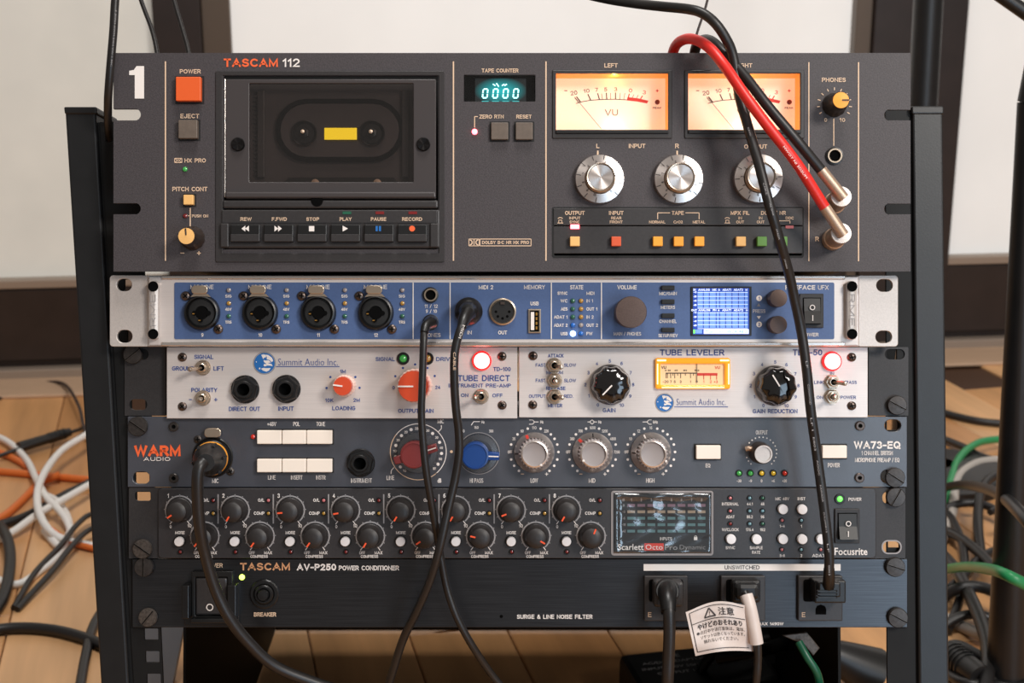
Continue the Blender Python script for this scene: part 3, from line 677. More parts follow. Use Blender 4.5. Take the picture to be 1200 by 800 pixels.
seg7 = [((-2.2, -5.2), (2.2, -5.2)), ((-2.2, 5.2), (2.2, 5.2)), ((-2.7, -4.6), (-2.7, -.5)), ((-2.7, .5), (-2.7, 4.6)), ((2.7, -4.6), (2.7, -.5)), ((2.7, .5), (2.7, 4.6))]
for x in (568.4, 580.5, 592.5, 604.5):
    for (a, b2) in seg7: B.line(x + a[0] - a[1] * .1, 108 + a[1], x + b2[0] - b2[1] * .1, 108 + b2[1], 1.5, 'vfd', -.0042)
    B.line(x - 4, 117.6, x + 4, 117.6, 1.4, 'vfddim', -.0042)
for (x, a) in ((579, 1), (583, 2), (589.5, -1), (592.5, -1)): B.line(x - 1.5, 98 - a, x + 1.5, 98 + a, 1.3, 'vfd', -.0042)
dk.pbox('counter_window', 544, 88, 627, 118.8, .0004, 'glass', -.001, 0)
B.txt('TAPE COUNTER', 586, 82.7, 43, 4.6, 'cream'); B.txt('ZERO RTN', 576, 136.7, 28.5, 4.5, 'cream'); B.txt('RESET', 614, 136.7, 18, 4.5, 'cream')
B.path([(556.2, 149.5), (556.2, 136.6), (560, 136.6)], 1, 'cream'); led(dk, 556.2, 154.4, 3.4, 'litred')
button(dk, 585.6, 154.2, 20, 20, 'btngrey', .003, 1.8); button(dk, 614.3, 154.2, 20, 20, 'btngrey', .003, 1.8)
dolby(B, 555.5, 284, 12, 8, 'cream'); B.line(555.5, 280, 555.5, 288, 1, 'cream')
B.path([(562.5, 280), (622.3, 280), (622.3, 288), (562.5, 288), (562.5, 280)], .9, 'cream'); B.txt('DOLBY B·C NR HX PRO', 592.4, 284, 55, 3.8, 'cream', bold=.035)
# level meters
def vu(x0):
    s = dk.s; ox = x0 - 646.6
    fr = dk.panel('vu_meter', [dk.prr(x0 + .6, 82.3, x0 + 141, 162.4, 1.5), dk.prr(x0 + 5, 86, x0 + 136.4, 152.2, .5)], 'deckdark', .0022, .0008, .0004)
    lip = link('meter_lip', box(132 * s, 4.5 * s, .0012, .0004), X['blk'], fr, Vector(dk.p(x0 + 70.7, 154.6, .0008)) - fr.location)
    dep = .0155; W = 131.4 * s; Hh = 66.2 * s; cx, _, cz = dk.p(x0 + 70.7, 119.1)
    v = [(-W / 2, 0, -Hh / 2), (W / 2, 0, -Hh / 2), (W / 2, 0, Hh / 2), (-W / 2, 0, Hh / 2)]; v += [(a, dep, c) for a, _b, c in v]
    me = mk('w', v, [(0, 4, 5, 1), (1, 5, 6, 2), (2, 6, 7, 3), (3, 7, 4, 0)])
    link('meter_housing', me, X['vwall'], fr, Vector((cx, .0013, cz)) - fr.location)
    face = link('meter_face', box(W, Hh, .0005, 0), X['vface'], fr, Vector((cx, dep + .0013, cz)) - fr.location)
    # face print is placed for the depth of the face
    sf = (D + dk.Y0 + dep) / F; wx = (cx + dk.root.location.x) / sf + 600; wy = 400 - (cz + dk.root.location.z) / sf
    b = Batch(sf, wx, wy, .0007); Z = lambda X_, Y_: (640 + X_ / 5 + ox, 60 + Y_ / 5)
    for (xa, ya, xb, yb_, w, m) in ((178, 265, 203, 298, 1.3, 'dark'), (168, 272, 190, 300, .5, 'dark'), (245, 250, 262, 287, 1.2, 'dark'), (302, 245, 313, 283, 1.2, 'dark'), (325, 247, 331, 282, .6, 'dark'),
        (353, 242, 356, 281, 1.2, 'dark'), (378, 243, 379, 281, .6, 'dark'), (407, 240, 407, 281, 1.2, 'dark'), (435, 243, 431, 281, .6, 'dark'), (462, 245, 455, 283, .6, 'dark'),
        (488, 248, 478, 285, 1.2, 'red'), (515, 252, 505, 272, .6, 'red'), (540, 256, 530, 276, .6, 'red'), (565, 260, 553, 280, 1.2, 'red')):
        p1 = Z(xa, ya); p2 = Z(xb, yb_); b.line(*p1, *p2, w, m)
    b.path([Z(*q) for q in ((175, 305), (215, 294), (262, 286), (320, 282), (400, 280), (475, 284))], .8, 'dark')
    b.poly([Z(478, 268), Z(540, 275), Z(600, 289), Z(592, 305), (Z(535, 294)), Z(473, 287)], 'red')
    for t, X_, Y_, w, h, m, r in (('20', 163, 243, 8, 5, 'dark', -8), ('10', 237, 231, 7, 4.5, 'dark', -6), ('7', 296, 225, 3.2, 4.5, 'dark', -4), ('5', 349, 223, 3.6, 4.5, 'dark', 0), ('3', 408, 222, 3.6, 4.5, 'dark', 0), ('0', 495, 229, 4, 4.5, 'red', 6), ('3', 576, 240, 3.8, 4.5, 'red', 8), ('PEAK', 650, 331, 10, 2.2, 'dark', 0)):
        b.txt(t, *Z(X_, Y_), w, h, m, r, bold=.01)
    b.txt('VU', *Z(383, 358), 15.2, 7.4, 'dark', bold=0)
    b.line(*Z(106, 230), *Z(124, 230), .9, 'dark'); b.line(*Z(643, 230), *Z(660, 230), .9, 'red'); b.line(*Z(651.5, 222), *Z(651.5, 239), .9, 'red')
    b.flush(face, 'scale_lettering')
    s0 = Z(190, 298); s1 = Z(322, 458)
    nb = Batch(sf, wx, wy, .003); nb.line(*s0, *s1, .6, 'dark'); nb.line(*Z(165, 270), *s0, .6, 'dark'); nb.flush(face, 'needle')
    q = Z(652, 297); link('peak_led', lathe([(3 * sf, 0), (2.7 * sf, .001), (0, .0018)], 14), X['ledred'], face, ((q[0] - wx) * sf, -.0005, (wy - q[1]) * sf))
    link('meter_glass', box(W, Hh, .0005, 0), X['glass'], fr, Vector((cx, .0015, cz)) - fr.location)
    ld = bpy.data.lights.new('meter_lamp', 'POINT'); ld.energy = .0050; ld.color = (1, .84, .62); ld.shadow_soft_size = .0012
    lo = bpy.data.objects.new('meter_lamp', ld); COL.objects.link(lo); lo.parent = face; lo.location = (0.002, -.0075, -Hh / 2 + .0022)
    ld = bpy.data.lights.new('meter_lamp', 'POINT'); ld.energy = .0028; ld.color = (1, .58, .2); ld.shadow_soft_size = .0012
    lo = bpy.data.objects.new('meter_lamp', ld); COL.objects.link(lo); lo.parent = face; lo.location = (0.002, -.009, Hh / 2 - .0022)
vu(646.6); vu(801.4)
for o in list(bpy.data.objects):
    if o.parent and o.parent.name.startswith('meter_face') and o.parent.parent and o.parent.parent.name.startswith('vu_meter'):
        f_ = o.parent; o.parent = f_.parent; o.location = o.location + f_.location
B.txt('LEFT', 716, 76.7, 15.5, 5, 'cream'); B.txt('RIGHT', 871.5, 76.7, 20, 5, 'cream')
B.txt('L', 700.6, 171, 3.6, 5.2, 'cream'); B.txt('INPUT', 746.5, 171, 19.5, 5, 'cream'); B.txt('R', 793.3, 171, 4.4, 5.2, 'cream'); B.txt('OUTPUT', 885.5, 171.7, 27, 5, 'cream')
for x in (700.5, 793.5, 886.5): B.line(x, 176.5, x, 183, 1.8, 'cream')
def level_knob(px, py, a0):
    s = dk.s
    o = dk.part('level_knob', lathe([(28.6 * s, 0), (28.8 * s, .003), (28 * s, .0042), (18 * s, .0056), (17.2 * s, .0048), (16.8 * s, .0046)], 64), 'knobsilver', px, py)
    dk.sub('knob_rim', lathe([(16.6 * s, .0045), (16.8 * s, .0135), (16 * s, .0146), (14.8 * s, .0144), (14.6 * s, .014)], 48), 'nickel', o)
    dk.sub('knob_cap', lathe([(14.6 * s, .0138), (14.2 * s, .0141), (7 * s, .01395), (0, .0138)], 48), 'knobsilver', o)
    b = Batch(s, px, py, .0052)
    for k in range(11):
        a = a0 - 30.2 * k; q = rad(a)
        b.tick(px, py, 21.5, 28, a, .8, 'dark', .0050)
        b.txt(str(k), px + 19.8 * math.sin(q + .12), py - 19.8 * math.cos(q + .12), 1.9 if k < 10 else 3.4, 3.3, 'dark', a + 6, 0, .00585)
    b.flush(o)
level_knob(702.4, 210.4, 132); level_knob(794.7, 210.4, 132); level_knob(887.7, 209.6, -2)
# switch bank
dk.pbox('switch_bank', 648.5, 244, 940.5, 264, .002, 'deckdark', -.0012, .0003)
dk.pbox('switch_bank', 648.5, 265, 940.5, 297, .002, 'deckdark', -.0016, .0003)
dk.pbox('bank_gap', 648.5, 244, 940.5, 300, .001, 'hole', -.003, 0)
dk.panel('bank_edge', [dk.prr(647, 242.5, 941.8, 302, 2.5), dk.prr(649.3, 245, 939.8, 299.5, 1.8)], 'blkmatte', .0008, .0003)
d2 = -.0016 + .002 + .0004
d1 = .0011
for t, x, y, w, h in (('OUTPUT', 673.5, 249.6, 23, 4.6), ('INPUT', 673.5, 255.6, 13, 3.3), ('SYNC', 673.3, 260.2, 12, 3.3), ('INPUT', 722, 249.6, 17, 4.6), ('REAR', 722, 255.6, 12, 3.3), ('FRONT', 722, 260.2, 15, 3.3),
    ('TAPE', 794, 249.6, 14, 4.6), ('NORMAL', 770, 260.2, 19, 3.3), ('CrO2', 794.4, 260.2, 11, 3.3), ('METAL', 818.8, 260.2, 14.5, 3.3), ('MPX FIL', 867, 249.6, 22, 4.6), ('IN', 867, 255.6, 4, 3.3), ('OUT', 867, 260.2, 9, 3.3),
    ('DOLBY NR', 906, 249.6, 29, 4.6), ('IN', 891, 255.6, 4, 3.3), ('OUT', 891, 260.2, 9, 3.3), ('DDC', 925, 255.6, 9.5, 3.3)): B.txt(t, x, y, w, h, 'cream', d=d1)
for pts in ([(770.5, 257), (770.5, 249.5), (785, 249.5)], [(803, 249.5), (819, 249.5), (819, 257)], [(911, 258.8), (925.3, 258.8), (925.3, 262)]): 
    for a, b2 in zip(pts, pts[1:]): B.line(*a, *b2, .9, 'cream', d1)
for x in (656.5, 852): B.arc(x, 258.6, 3.6, .8, -50, 50, 'cream', 8, d1); B.line(x - 3.4, 261.4, x + 3.4, 261.4, .8, 'cream', d1); B.line(x - 1.8, 258, x - 1.8, 261.4, .7, 'cream', d1); B.line(x + 1.8, 258, x + 1.8, 261.4, .7, 'cream', d1); B.line(x - 1.8, 258, x + 1.8, 258, .7, 'cream', d1)
dk.pbox('switch_indicator', 668.3, 263.2, 678.8, 268.3, .0012, 'litred', .0004, .0003); dk.pbox('switch_indicator', 920.2, 264.4, 929.8, 267.8, .0006, 'ledpink', .0004, .0002)
for x, m in ((673.4, 'btntan'), (721.6, 'btnred'), (770.2, 'btnamber'), (794.5, 'btnamber'), (818.7, 'btnamber'), (867.2, 'btntan'), (891.7, 'btngreen'), (915.6, 'btngreen')):
    o = button(dk, x, 283.2, 11.3, 11.2, m, .0042, 1.9)
B.txt('PHONES', 977, 93.6, 28, 5, 'cream')
for k in range(11): B.tick(977.8, 123, 17.2, 20.5, -120 + 24 * k, 1, 'cream')
B.txt('0', 967.5, 140.5, 3.4, 4.4, 'cream'); B.txt('10', 987, 140.5, 6.5, 4.4, 'cream'); B.line(977, 139, 977, 171, 1.2, 'cream'); B.txt('R', 957.5, 280, 4.2, 5.2, 'cream'); B.txt('L', 957.8, 236, 3.6, 5.2, 'cream')
def jack_plain(dv, px, py, r, ring='nickel', d0=0.0):
    s = dv.s
    o = dv.part('jack_socket', lathe([(r * s, 0), (r * s, .0012), (r * .84 * s, .0014)], 28), 'blk', px, py, d0)
    dv.sub('ring', lathe([(r * .84 * s, .001), (r * .82 * s, .0022), (r * .66 * s, .0022), (r * .62 * s, 0)], 28), ring, o)
    dv.sub('socket_hole', lathe([(r * .62 * s, .0006), (0, .0006)], 20), 'hole', o)
    return o
jack_plain(dk, 977.7, 182.8, 10.3)
dk.done()

# ---------------------------------------------------------------- recording interface
ri = Dev('audio_interface', 'silver-eared rack audio interface with blue front panel and small lit screen', 'audio interface', -.0105, (128.5, 322.5, 1052.5, 406))
ri.panel('ear', [ri.prr(128.5, 322.5, 176, 406, 4), ri.prr(136.5, 326.5, 154.5, 341, 7), ri.prr(137, 386.5, 155, 401.5, 7)], 'earsilver', .003, 0, .0003)
ri.panel('ear', [ri.prr(1005, 322.5, 1052.5, 406, 4), ri.prr(1027, 327, 1046, 341.6, 7), ri.prr(1026, 387.4, 1045.3, 402, 7)], 'earsilver', .003, 0, .0003)
ri.panel('front_panel', [ri.prr(173.5, 322.5, 1007, 406, 1)], 'silver', .003, .0012, .0012)
ri.pbox('edge_strip', 190, 322.6, 990, 327.5, .0014, 'polish', .001, .0006); ri.pbox('edge_strip', 190, 400.5, 990, 405.5, .0014, 'polish', .001, .0006)
ri.part('chassis', box(840 * ri.s, 76 * ri.s, .25, .001), 'blkmatte', 600, 364.5, -.254)
ri.panel('blue_faceplate', [ri.prr(205, 331, 977, 397.3, 2)], 'blue', .0005, .0016)
E = .0019; R = ri.b; R.d = E
for x in (484.4, 527.6, 646, 704.6): R.line(x, 331.2, x, 397.2, 1.1, 'white')
for hx, sgn in ((182.5, 1), (995.8, -1)):
    h = ri.pbox('handle', hx - 6.5, 329.5, hx + 6.5, 398, .0052, 'earsilver', .001, .0024)
    for yy in (336, 391.3): ri.sub('handle_hole', lathe([(6.1 * ri.s, .0001), (5.8 * ri.s, .0006), (5.2 * ri.s, .0001), (0, .0001)], 24), 'hole', h, 0, yy - 363.75, .0052)
    hb = Batch(ri.s, hx, 363.75, .0056)
    hb.txt('RME', hx, 363.5, 37, 6.4, 'greyprint', -90 if sgn > 0 else 90, 0.0); hb.flush(h, 'engraved_lettering')
for cx, n in ((238, '9'), (305.7, '10'), (373.7, '11'), (440.9, '12')):
    s = ri.s
    o = ri.part('input_socket', lathe([(21 * s, 0), (21 * s, .002), (19.5 * s, .0042), (17.8 * s, .0046), (17.2 * s, .003), (16.6 * s, .0012), (0, .0012)], 48), 'blk', cx, 366.4, E - .0003)
    ri.sub('socket_insert', lathe([(15.5 * s, .001), (15.2 * s, .0024), (8.2 * s, .0027), (7 * s, .002), (7 * s, .0012)], 40), 'blkmatte', o)
    key = [circ(0, 0, 6.6 * s, 20)]
    ri.sub('jack_hole', curve_mesh([circ(0, 0, 6.8 * s, 20)], 0), 'hole', o, d=.003)
    for dx, dy in ((-8.2, .6), (8.2, .6), (-1, 8.6)):
        ri.sub('contact_hole', lathe([(2.9 * s, 0), (0, 0.0001)], 12), 'hole', o, dx, dy, .0030)
    for dx, dy in ((-9.2, 1.3), (-2.2, 9)): ri.sub('contact', box(2.6 * s, 1.2 * s, .0004, 0), 'gold', o, dx, dy, .0032)
    t = ri.part('latch_tab', curve_mesh([rr(0, 0, 19 * s, 10 * s, 4.4 * s)], .0022, .0004), 'nickel', cx - 1.5, 339.8, .0045)
    ri.sub('tab_foot', curve_mesh([[(-12 * s, -2 * s), (-8 * s, 2 * s), (8 * s, 2 * s), (12 * s, -2 * s), (6 * s, -1 * s), (-6 * s, -1 * s)]], .0012, 0), 'nickel', t, 1, 6.6, .0002)
    screw_ph(ri, cx - 19.3, 346.8, 5.4, d=E); screw_ph(ri, cx + 18.9, 385.6, 5.4, d=E)
    R.txt('MIC/LINE', cx - .5, 336.2, 27, 4.8, 'white', bold=0.0)
    for y, m, t_ in ((340, 'ledgrey', 'SIG'), (355.4, 'ledamber', '48V'), (370.4, 'ledgreen', 'TRS')):
        led(ri, cx + 31, y, 2.7, m, d=E); R.txt(t_, cx + 30.3, y + 7, 7.4, 3.4, 'white')
    R.txt(n, cx, 392.4, None, 4.2, 'white')
jack_plain(ri, 505, 345.7, 9.2, d0=E); R.txt('11 / 12', 505.5, 358.7, 15.3, 4, 'white'); R.txt('9 / 10', 505.7, 364.6, 13, 4, 'white'); R.txt('PHONES', 505, 392.5, 23, 4.6, 'white', bold=0)
jack_plain(ri, 505, 377.5, 9.2, d0=E)
R.txt('MIDI 2', 569.5, 336.6, 17, 4.8, 'white'); R.txt('IN', 550.3, 389.5, 5, 4.4, 'white'); R.txt('OUT', 589, 389.5, 10.4, 4.4, 'white'); R.txt('MEMORY', 626.3, 336.4, 24.5, 4.8, 'white', bold=0); R.txt('USB', 626.4, 355.6, 9.6, 4.4, 'white')
for cx in (549.8, 589):
    s = ri.s
    o = ri.part('midi_socket', lathe([(15.8 * s, 0), (15.8 * s, .0016), (14.2 * s, .002), (13.8 * s, .001), (13.4 * s, .0004), (0, .0004)], 36), 'nickel', cx, 365.2, E - .0002)
    ri.sub('socket_insert', lathe([(13.2 * s, .0004), (13 * s, .0009), (0, .0009)], 32), 'blkmatte', o)
    for a in (-90, -45, 0, 45, 90):
        ri.sub('pin_hole', lathe([(1.6 * s, 0), (0, .0001)], 10), 'hole', o, 7.8 * math.sin(rad(a)), 7.8 * math.cos(rad(a)), .0010)
    ri.sub('key_notch', box(5 * s, 3 * s, .0008, 0), 'screwbrown', o, 0, -10, .001)
u = ri.pbox('usb_port', 618.9, 362, 633.7, 390.3, .0016, 'nickel', E - .0003, .0004)
ri.sub('port_opening', box(10.8 * ri.s, 24.5 * ri.s, .0003, 0), 'hole', u, 0, 0, .0016); ri.sub('port_tongue', box(4 * ri.s, 21 * ri.s, .0004, 0), 'white', u, -2.4, 0, .0019)
for i in range(4): ri.sub('port_contact', box(2 * ri.s, 3.4 * ri.s, .0003, 0), 'gold', u, 2.4, -8.2 + 5.4 * i, .0019)
R.txt('STATE', 675.6, 336.6, 15.3, 4.9, 'white')
for i, (a, b2, m1, m2) in enumerate((('SYNC', 'MIDI', 0, 0), ('WC', 'IN 1', 'ledgreen', 'ledamber'), ('AES', 'OUT 1', 'ledgreen', 'ledamber'), ('ADAT 1', 'IN 2', 'ledgreen', 'ledamber'), ('ADAT 2', 'OUT 2', 'ledblue', 'ledgrey'), ('USB', 'FW', 'litwhite', 'ledblue'))):
    y = (343.6, 352.5, 362, 371.4, 381, 390.8)[i]; h = 3.8
    _, _, tw, th = text_raw(a, .02); wa = min(h * tw / th * .92, 16); R.txt(a, 665 - wa / 2, y, wa, h, 'white')
    _, _, tw, th = text_raw(b2, .02); wb_ = min(h * tw / th * .92, 13.5); R.txt(b2, 687 + wb_ / 2, y, wb_, h, 'white')
    if m1: led(ri, 671.2, y, 2.9 if i < 5 else 3.3, m1, d=E); led(ri, 680.8, y, 2.8, m2, d=E)
R.txt('VOLUME', 734.5, 336.6, 22.7, 4.9, 'white'); R.txt('MAIN / PHONES', 735, 391, 32, 4.1, 'white', bold=0)
def enc(px, py, r, h, nm='encoder_knob'):
    s = ri.s
    return ri.part(nm, lathe([(r * .93 * s, 0), (r * .95 * s, h - .001), (r * .91 * s, h - .0002), (r * .5 * s, h), (0, h)], 44), 'knobbrown', px, py, E)
enc(737, 366.2, 19.2, .015, 'volume_knob')
for y, t, w in ((337.5, 'MIC/GAIN', 20.5), (353.6, 'METERS', 16.6), (370, 'CHANNEL', 20.3), (386.6, 'SETUP/REV', 22.5)):
    ri.pbox('menu_button', 774.5, y - 2.8, 789.8, y + 2.8, .0022, 'blk', E, .0004); R.txt(t, 782.4, y + 6.4, w, 3.9, 'white', bold=0.01)
sc = ri.pbox('display_screen', 809, 335.8, 880, 393.2, .0008, 'blk', E - .0002, .0002)
q = Batch(ri.s, 844.5, 364.5, .00105)
q.rect(811.5, 337.8, 877, 391.8, 'screenblue', .00095)
for y0, y1 in ((341.8, 361), (365.6, 384)):
    q.rect(816.8, y0, 875.5, y1, 'screenlite', .001)
    for x in (823.5, 830.5, 838.5, 842.5, 849.5, 857, 864.5, 871.5): q.line(x, y0, x, y1, 1.0, 'screenblue', .00115)
    for k in range(5): q.line(816.8, y0 + 1 + 4.6 * k, 875.5, y0 + 1 + 4.6 * k, .5, 'screenwhite', .0012)
    for k in range(4): q.txt('-%d' % (k * 20), 813.8, y0 + .6 + 5 * k, 3.6, 2.2, 'screenwhite', bold=.02)
q.txt('IN  ANALOG  MIC A  ADAT1  ADAT2  M', 843.5, 339.6, 63, 2.7, 'screenwhite', bold=.03); q.txt('OUT ANALOG  PH A  ADAT1  ADAT2  M', 842.5, 363.4, 66, 2.5, 'screenwhite', bold=.03)
q.rect(824, 385.6, 876.5, 391, 'screenwhite', .00115); q.rect(811.8, 386, 814, 390.6, 'litgreen', .00115); q.rect(814.6, 386, 822, 390.6, 'screenlite', .00115)
q.txt('Main  -oo   WCK 48.0', 850, 388.3, 48, 4.2, 'screenlite', bold=.0, d=.0013); q.flush(sc, 'screen_content')
enc(907.6, 350, 10.8, .012); enc(907.4, 380.6, 10.8, .012)
for y, t in ((349.4, '1'), (380, '2')): R.dot(889, y, 3.4, 'white'); R.txt(t, 889, y, 1.8, 3.8, 'navy', d=E + .0002)
R.poly([(886.4, 359), (890.6, 359), (888.5, 355.2)], 'greyprint'); R.poly([(886.2, 370.2), (891, 370.2), (888.6, 374)], 'white'); R.txt('PRESS', 889, 364.5, 14.6, 4.2, 'white', bold=0)
R.txt('FIREFACE', 937, 336.8, 35, 5.2, 'white', bold=.025); R.txt('UFX', 964, 336.8, 12.3, 5.2, 'white', bold=0); R.txt('POWER', 948.7, 392, 19.4, 4.3, 'white')
def rocker(dv, x0, y0, x1, y1, ix0, iy0, ix1, iy1, d0, nm='power_switch', ring=(.38, .75)):
    s = dv.s
    o = dv.pbox(nm, x0, y0, x1, y1, .0018, 'knobblk', d0, .0004)
    cx, cy = (x0 + x1) / 2, (y0 + y1) / 2
    dv.sub('switch_well', box((ix1 - ix0 + 2) * s, (iy1 - iy0 + 2) * s, .0002, 0), 'hole', o, (ix0 + ix1) / 2 - cx, (iy0 + iy1) / 2 - cy, .0018)
    w = (ix1 - ix0) * s; h = (iy1 - iy0) * s
    v = [(-w / 2, 0, -h / 2), (w / 2, 0, -h / 2), (w / 2, 0, h / 2), (-w / 2, 0, h / 2), (-w / 2, -.0006, h / 2), (w / 2, -.0006, h / 2), (w / 2, -.0016, 0), (-w / 2, -.0016, 0), (-w / 2, -.0044, -h / 2), (w / 2, -.0044, -h / 2)]
    me = mk('rocker', v, [(4, 5, 2, 3)[::-1], (7, 6, 5, 4), (8, 9, 6, 7), (0, 1, 9, 8), (0, 8, 7, 4, 3), (1, 2, 5, 6, 9)])
    k = dv.sub('rocker', me, 'blk', o, (ix0 + ix1) / 2 - cx, (iy0 + iy1) / 2 - cy, .0019)
    return o
o = rocker(ri, 935.6, 344.3, 963.8, 384, 940.5, 349.8, 959.5, 379, E - .0003)
R.arc(949.6, 360.4, 2.7, .9, 0, 360, 'white', 20, .0062); R.line(949.5, 369.5, 949.5, 376, 1, 'white', .0074)
ri.done()

# ---------------------------------------------------------------- shelf tray with black ears, and the two half-width units on it
tr = Dev('rack_tray', 'black shelf tray with screwed ears holding the two brushed half-width units', 'rack tray', .002, (146, 406, 1064.5, 488))
tr.panel('ear', [tr.prr(146, 406.5, 194.5, 487, 1), tr.prr(151.5, 467.5, 172.5, 480.5, 6.2), tr.prr(146 + 8, 408.5, 174, 421.5, 6)], 'ear', .003)
tr.panel('ear', [tr.prr(1018, 406.5, 1064.5, 487, 1), tr.prr(1036.8, 408.8, 1060.5, 421, 6), tr.prr(1040, 468, 1060, 480, 6)], 'ear', .003)
tr.pbox('ear_flange', 187, 407, 194, 487, .012, 'ear', -.014, .0003); tr.pbox('ear_flange', 1018, 407, 1023, 487, .012, 'ear', -.014, .0003)
tr.part('tray_shelf', box(812 * tr.s, .0016, .2, 0), 'ear', 606, 488.2, -.212)
rack_screw(tr, 156.8, 415.2, 11.2, -38); rack_screw(tr, 1050, 474.5, 11.4, 28)
tr.done()

td = Dev('instrument_preamp', 'brushed silver half-width tube direct box with two orange-red knobs', 'preamp', -.004, (195.3, 406.5, 606.2, 490.2))
tl = Dev('tube_leveler', 'brushed silver half-width leveler with big black knobs and amber meter', 'compressor', -.004, (608.2, 406.5, 1017, 489))
for dv in (td, tl):
    x0, y0, x1, y1 = dv.rect
    dv.panel('front_panel', [dv.prr(x0, y0, x1, y1, .6)] + ([dv.prr(772, 425, 850, 452, 1)] if dv is tl else []), 'silver', .003, 0, .0003)
    dv.part('chassis', box((x1 - x0 - 6) * dv.s, (y1 - y0 - 6) * dv.s, .18, .001), 'blkmatte', (x0 + x1) / 2, (y0 + y1) / 2, -.1905)
T = td.b; N = 'navy'
for x, y in ((214, 418.4), (214, 476), (588.4, 417.4), (588.6, 474.5)): screw_ph(td, x, y, 5.2)
for t, x, y, w, h in (('SIGNAL', 239, 418, 22.5, 5), ('GROUND', 214.7, 431.6, 26, 5), ('LIFT', 256.4, 431.6, 12, 5), ('POLARITY', 239.5, 456.8, 30.5, 5), ('DIRECT OUT', 286.6, 478.9, 36.5, 5), ('INPUT', 335.2, 478.6, 18, 5),
    ('1M', 402, 435, 6.6, 4.4), ('10K', 386, 468.8, 9.5, 4.2), ('2M', 418, 468.6, 7.6, 4.2), ('LOADING', 403, 478.1, 27, 4.8), ('SIGNAL', 451.5, 420.6, 22.6, 4.8), ('DRIVE', 521.5, 420.6, 20.5, 4.8),
    ('0', 461.3, 454, 2.9, 4), ('24', 513, 453.6, 6, 4), ('OUTPUT GAIN', 487.4, 481.2, 41.5, 4.8), ('TD-100', 588.3, 432.3, 20.5, 4.8), ('TUBE DIRECT', 567, 442.9, 61, 7), ('INSTRUMENT PRE-AMP', 562.2, 451.6, 73, 4.5), ('ON', 544.6, 463, 8.6, 4.3), ('OFF', 583, 463.2, 12, 4.3)):
    T.txt(t, x, y, w, h, N, bold=.02 if h > 3 else 0)
T.line(221.5, 468, 225, 468, .9, N); T.line(251, 468, 255, 468, .9, N); T.line(253, 466, 253, 470, .9, N)
for x, y in ((387.3, 441.6), (382.8, 454.4), (416.5, 441.6), (421.4, 454.2), (472.3, 431), (486.5, 426.8), (501, 431), (463.3, 440.6), (509.5, 440.4)): T.dot(x, y, 1.35, N)
def logo(b, x, y, r):
    b.arc(x, y, r * 1.07, r * .08, 0, 360, 'tanprint' if 0 else 'greyprint', 30, .0002); b.dot(x, y, r, 'logoblue', 32, .0003)
    P = lambda l: [(x + (a - 200) / 122 * r, y + (c - 253) / 122 * r) for a, c in l]
    b.poly(P([(163, 152), (195, 147), (215, 155), (222, 180), (196, 188), (186, 205), (176, 185)]), 'white', .0004)
    b.poly(P([(215, 150), (250, 158), (290, 190), (305, 225), (285, 240), (262, 215), (225, 205), (230, 185)]), 'white', .0004)
    b.poly(P([(190, 215), (215, 222), (250, 218), (280, 245), (250, 248), (225, 262), (195, 240)]), 'white', .0004)
    b.poly(P([(196, 262), (215, 265), (240, 252), (285, 262), (298, 290), (270, 283), (235, 280), (205, 292), (190, 285)]), 'white', .0004)
    b.poly(P([(160, 320), (185, 308), (230, 312), (275, 310), (255, 340), (225, 355), (185, 342)]), 'white', .0004)
    b.poly(P([(135, 310), (150, 303), (152, 322), (138, 330)]), 'white', .0004); b.poly(P([(95, 235), (108, 230), (110, 243), (100, 246)]), 'white', .0004)
logo(T, 310, 425.4, 12); T.txt('Summit Audio Inc.', 361, 424, 70, 8, N, bold=-.012); T.line(323.5, 429.4, 398, 429.4, .9, N)
toggle(td, 238.2, 430.6, -10, 1.5); toggle(td, 238.2, 466.2, 1, .5); toggle(td, 564, 464.3, -7, .5)
jack_hex(td, 287.6, 456, 16.6, 'output_socket'); jack_hex(td, 336, 455.6, 16.6, 'input_socket')
def red_knob(px, py, r, rs, h, ang):
    s = td.s
    o = td.part('knob', lathe([(rs * s, 0), (rs * s, .005), (rs * .95 * s, .0062), (r * .9 * s, .0075)], 72, flute=(22, .05, r * s)), 'skirtmot', px, py, label='pale speckled skirt with an orange-red cap')
    td.sub('knob_cap', lathe([(r * .96 * s, .0068), (r * s, .008), (r * .98 * s, h - .001), (r * .93 * s, h), (0, h + .0002)], 72, flute=(22, .045, r * .95 * s)), 'knobred', o)
    slotline(td, o, r * .98, 1.7, h + .0002, 'white', ang, 0)
red_knob(404.3, 451.6, 11.3, 13.2, .013, -82); red_knob(486.5, 451.6, 18.6, 20.3, .0165, -90)
led(td, 472.5, 420, 4.6, 'ledgreen2', 7.4); led(td, 501, 420, 4.6, 'ledamber', 7.4)
def lamp(dv, px, py):
    s = dv.s
    o = dv.part('indicator_lamp', lathe([(11.6 * s, 0), (11.6 * s, .0015), (10.6 * s, .0026), (9 * s, .0026)], 36), 'lamprim', px, py, label='glowing red pilot lamp')
    dv.sub('lens', lathe([(9.4 * s, .001), (9.2 * s, .0036), (7.5 * s, .0052), (4 * s, .006), (0, .0062)], 30), 'lampred', o)
lamp(td, 564.7, 422.6); td.done()
T = tl.b
for x, y in ((624.8, 416.8), (624.4, 474), (998, 418.4), (998, 475.2)): screw_ph(tl, x, y, 5.2)
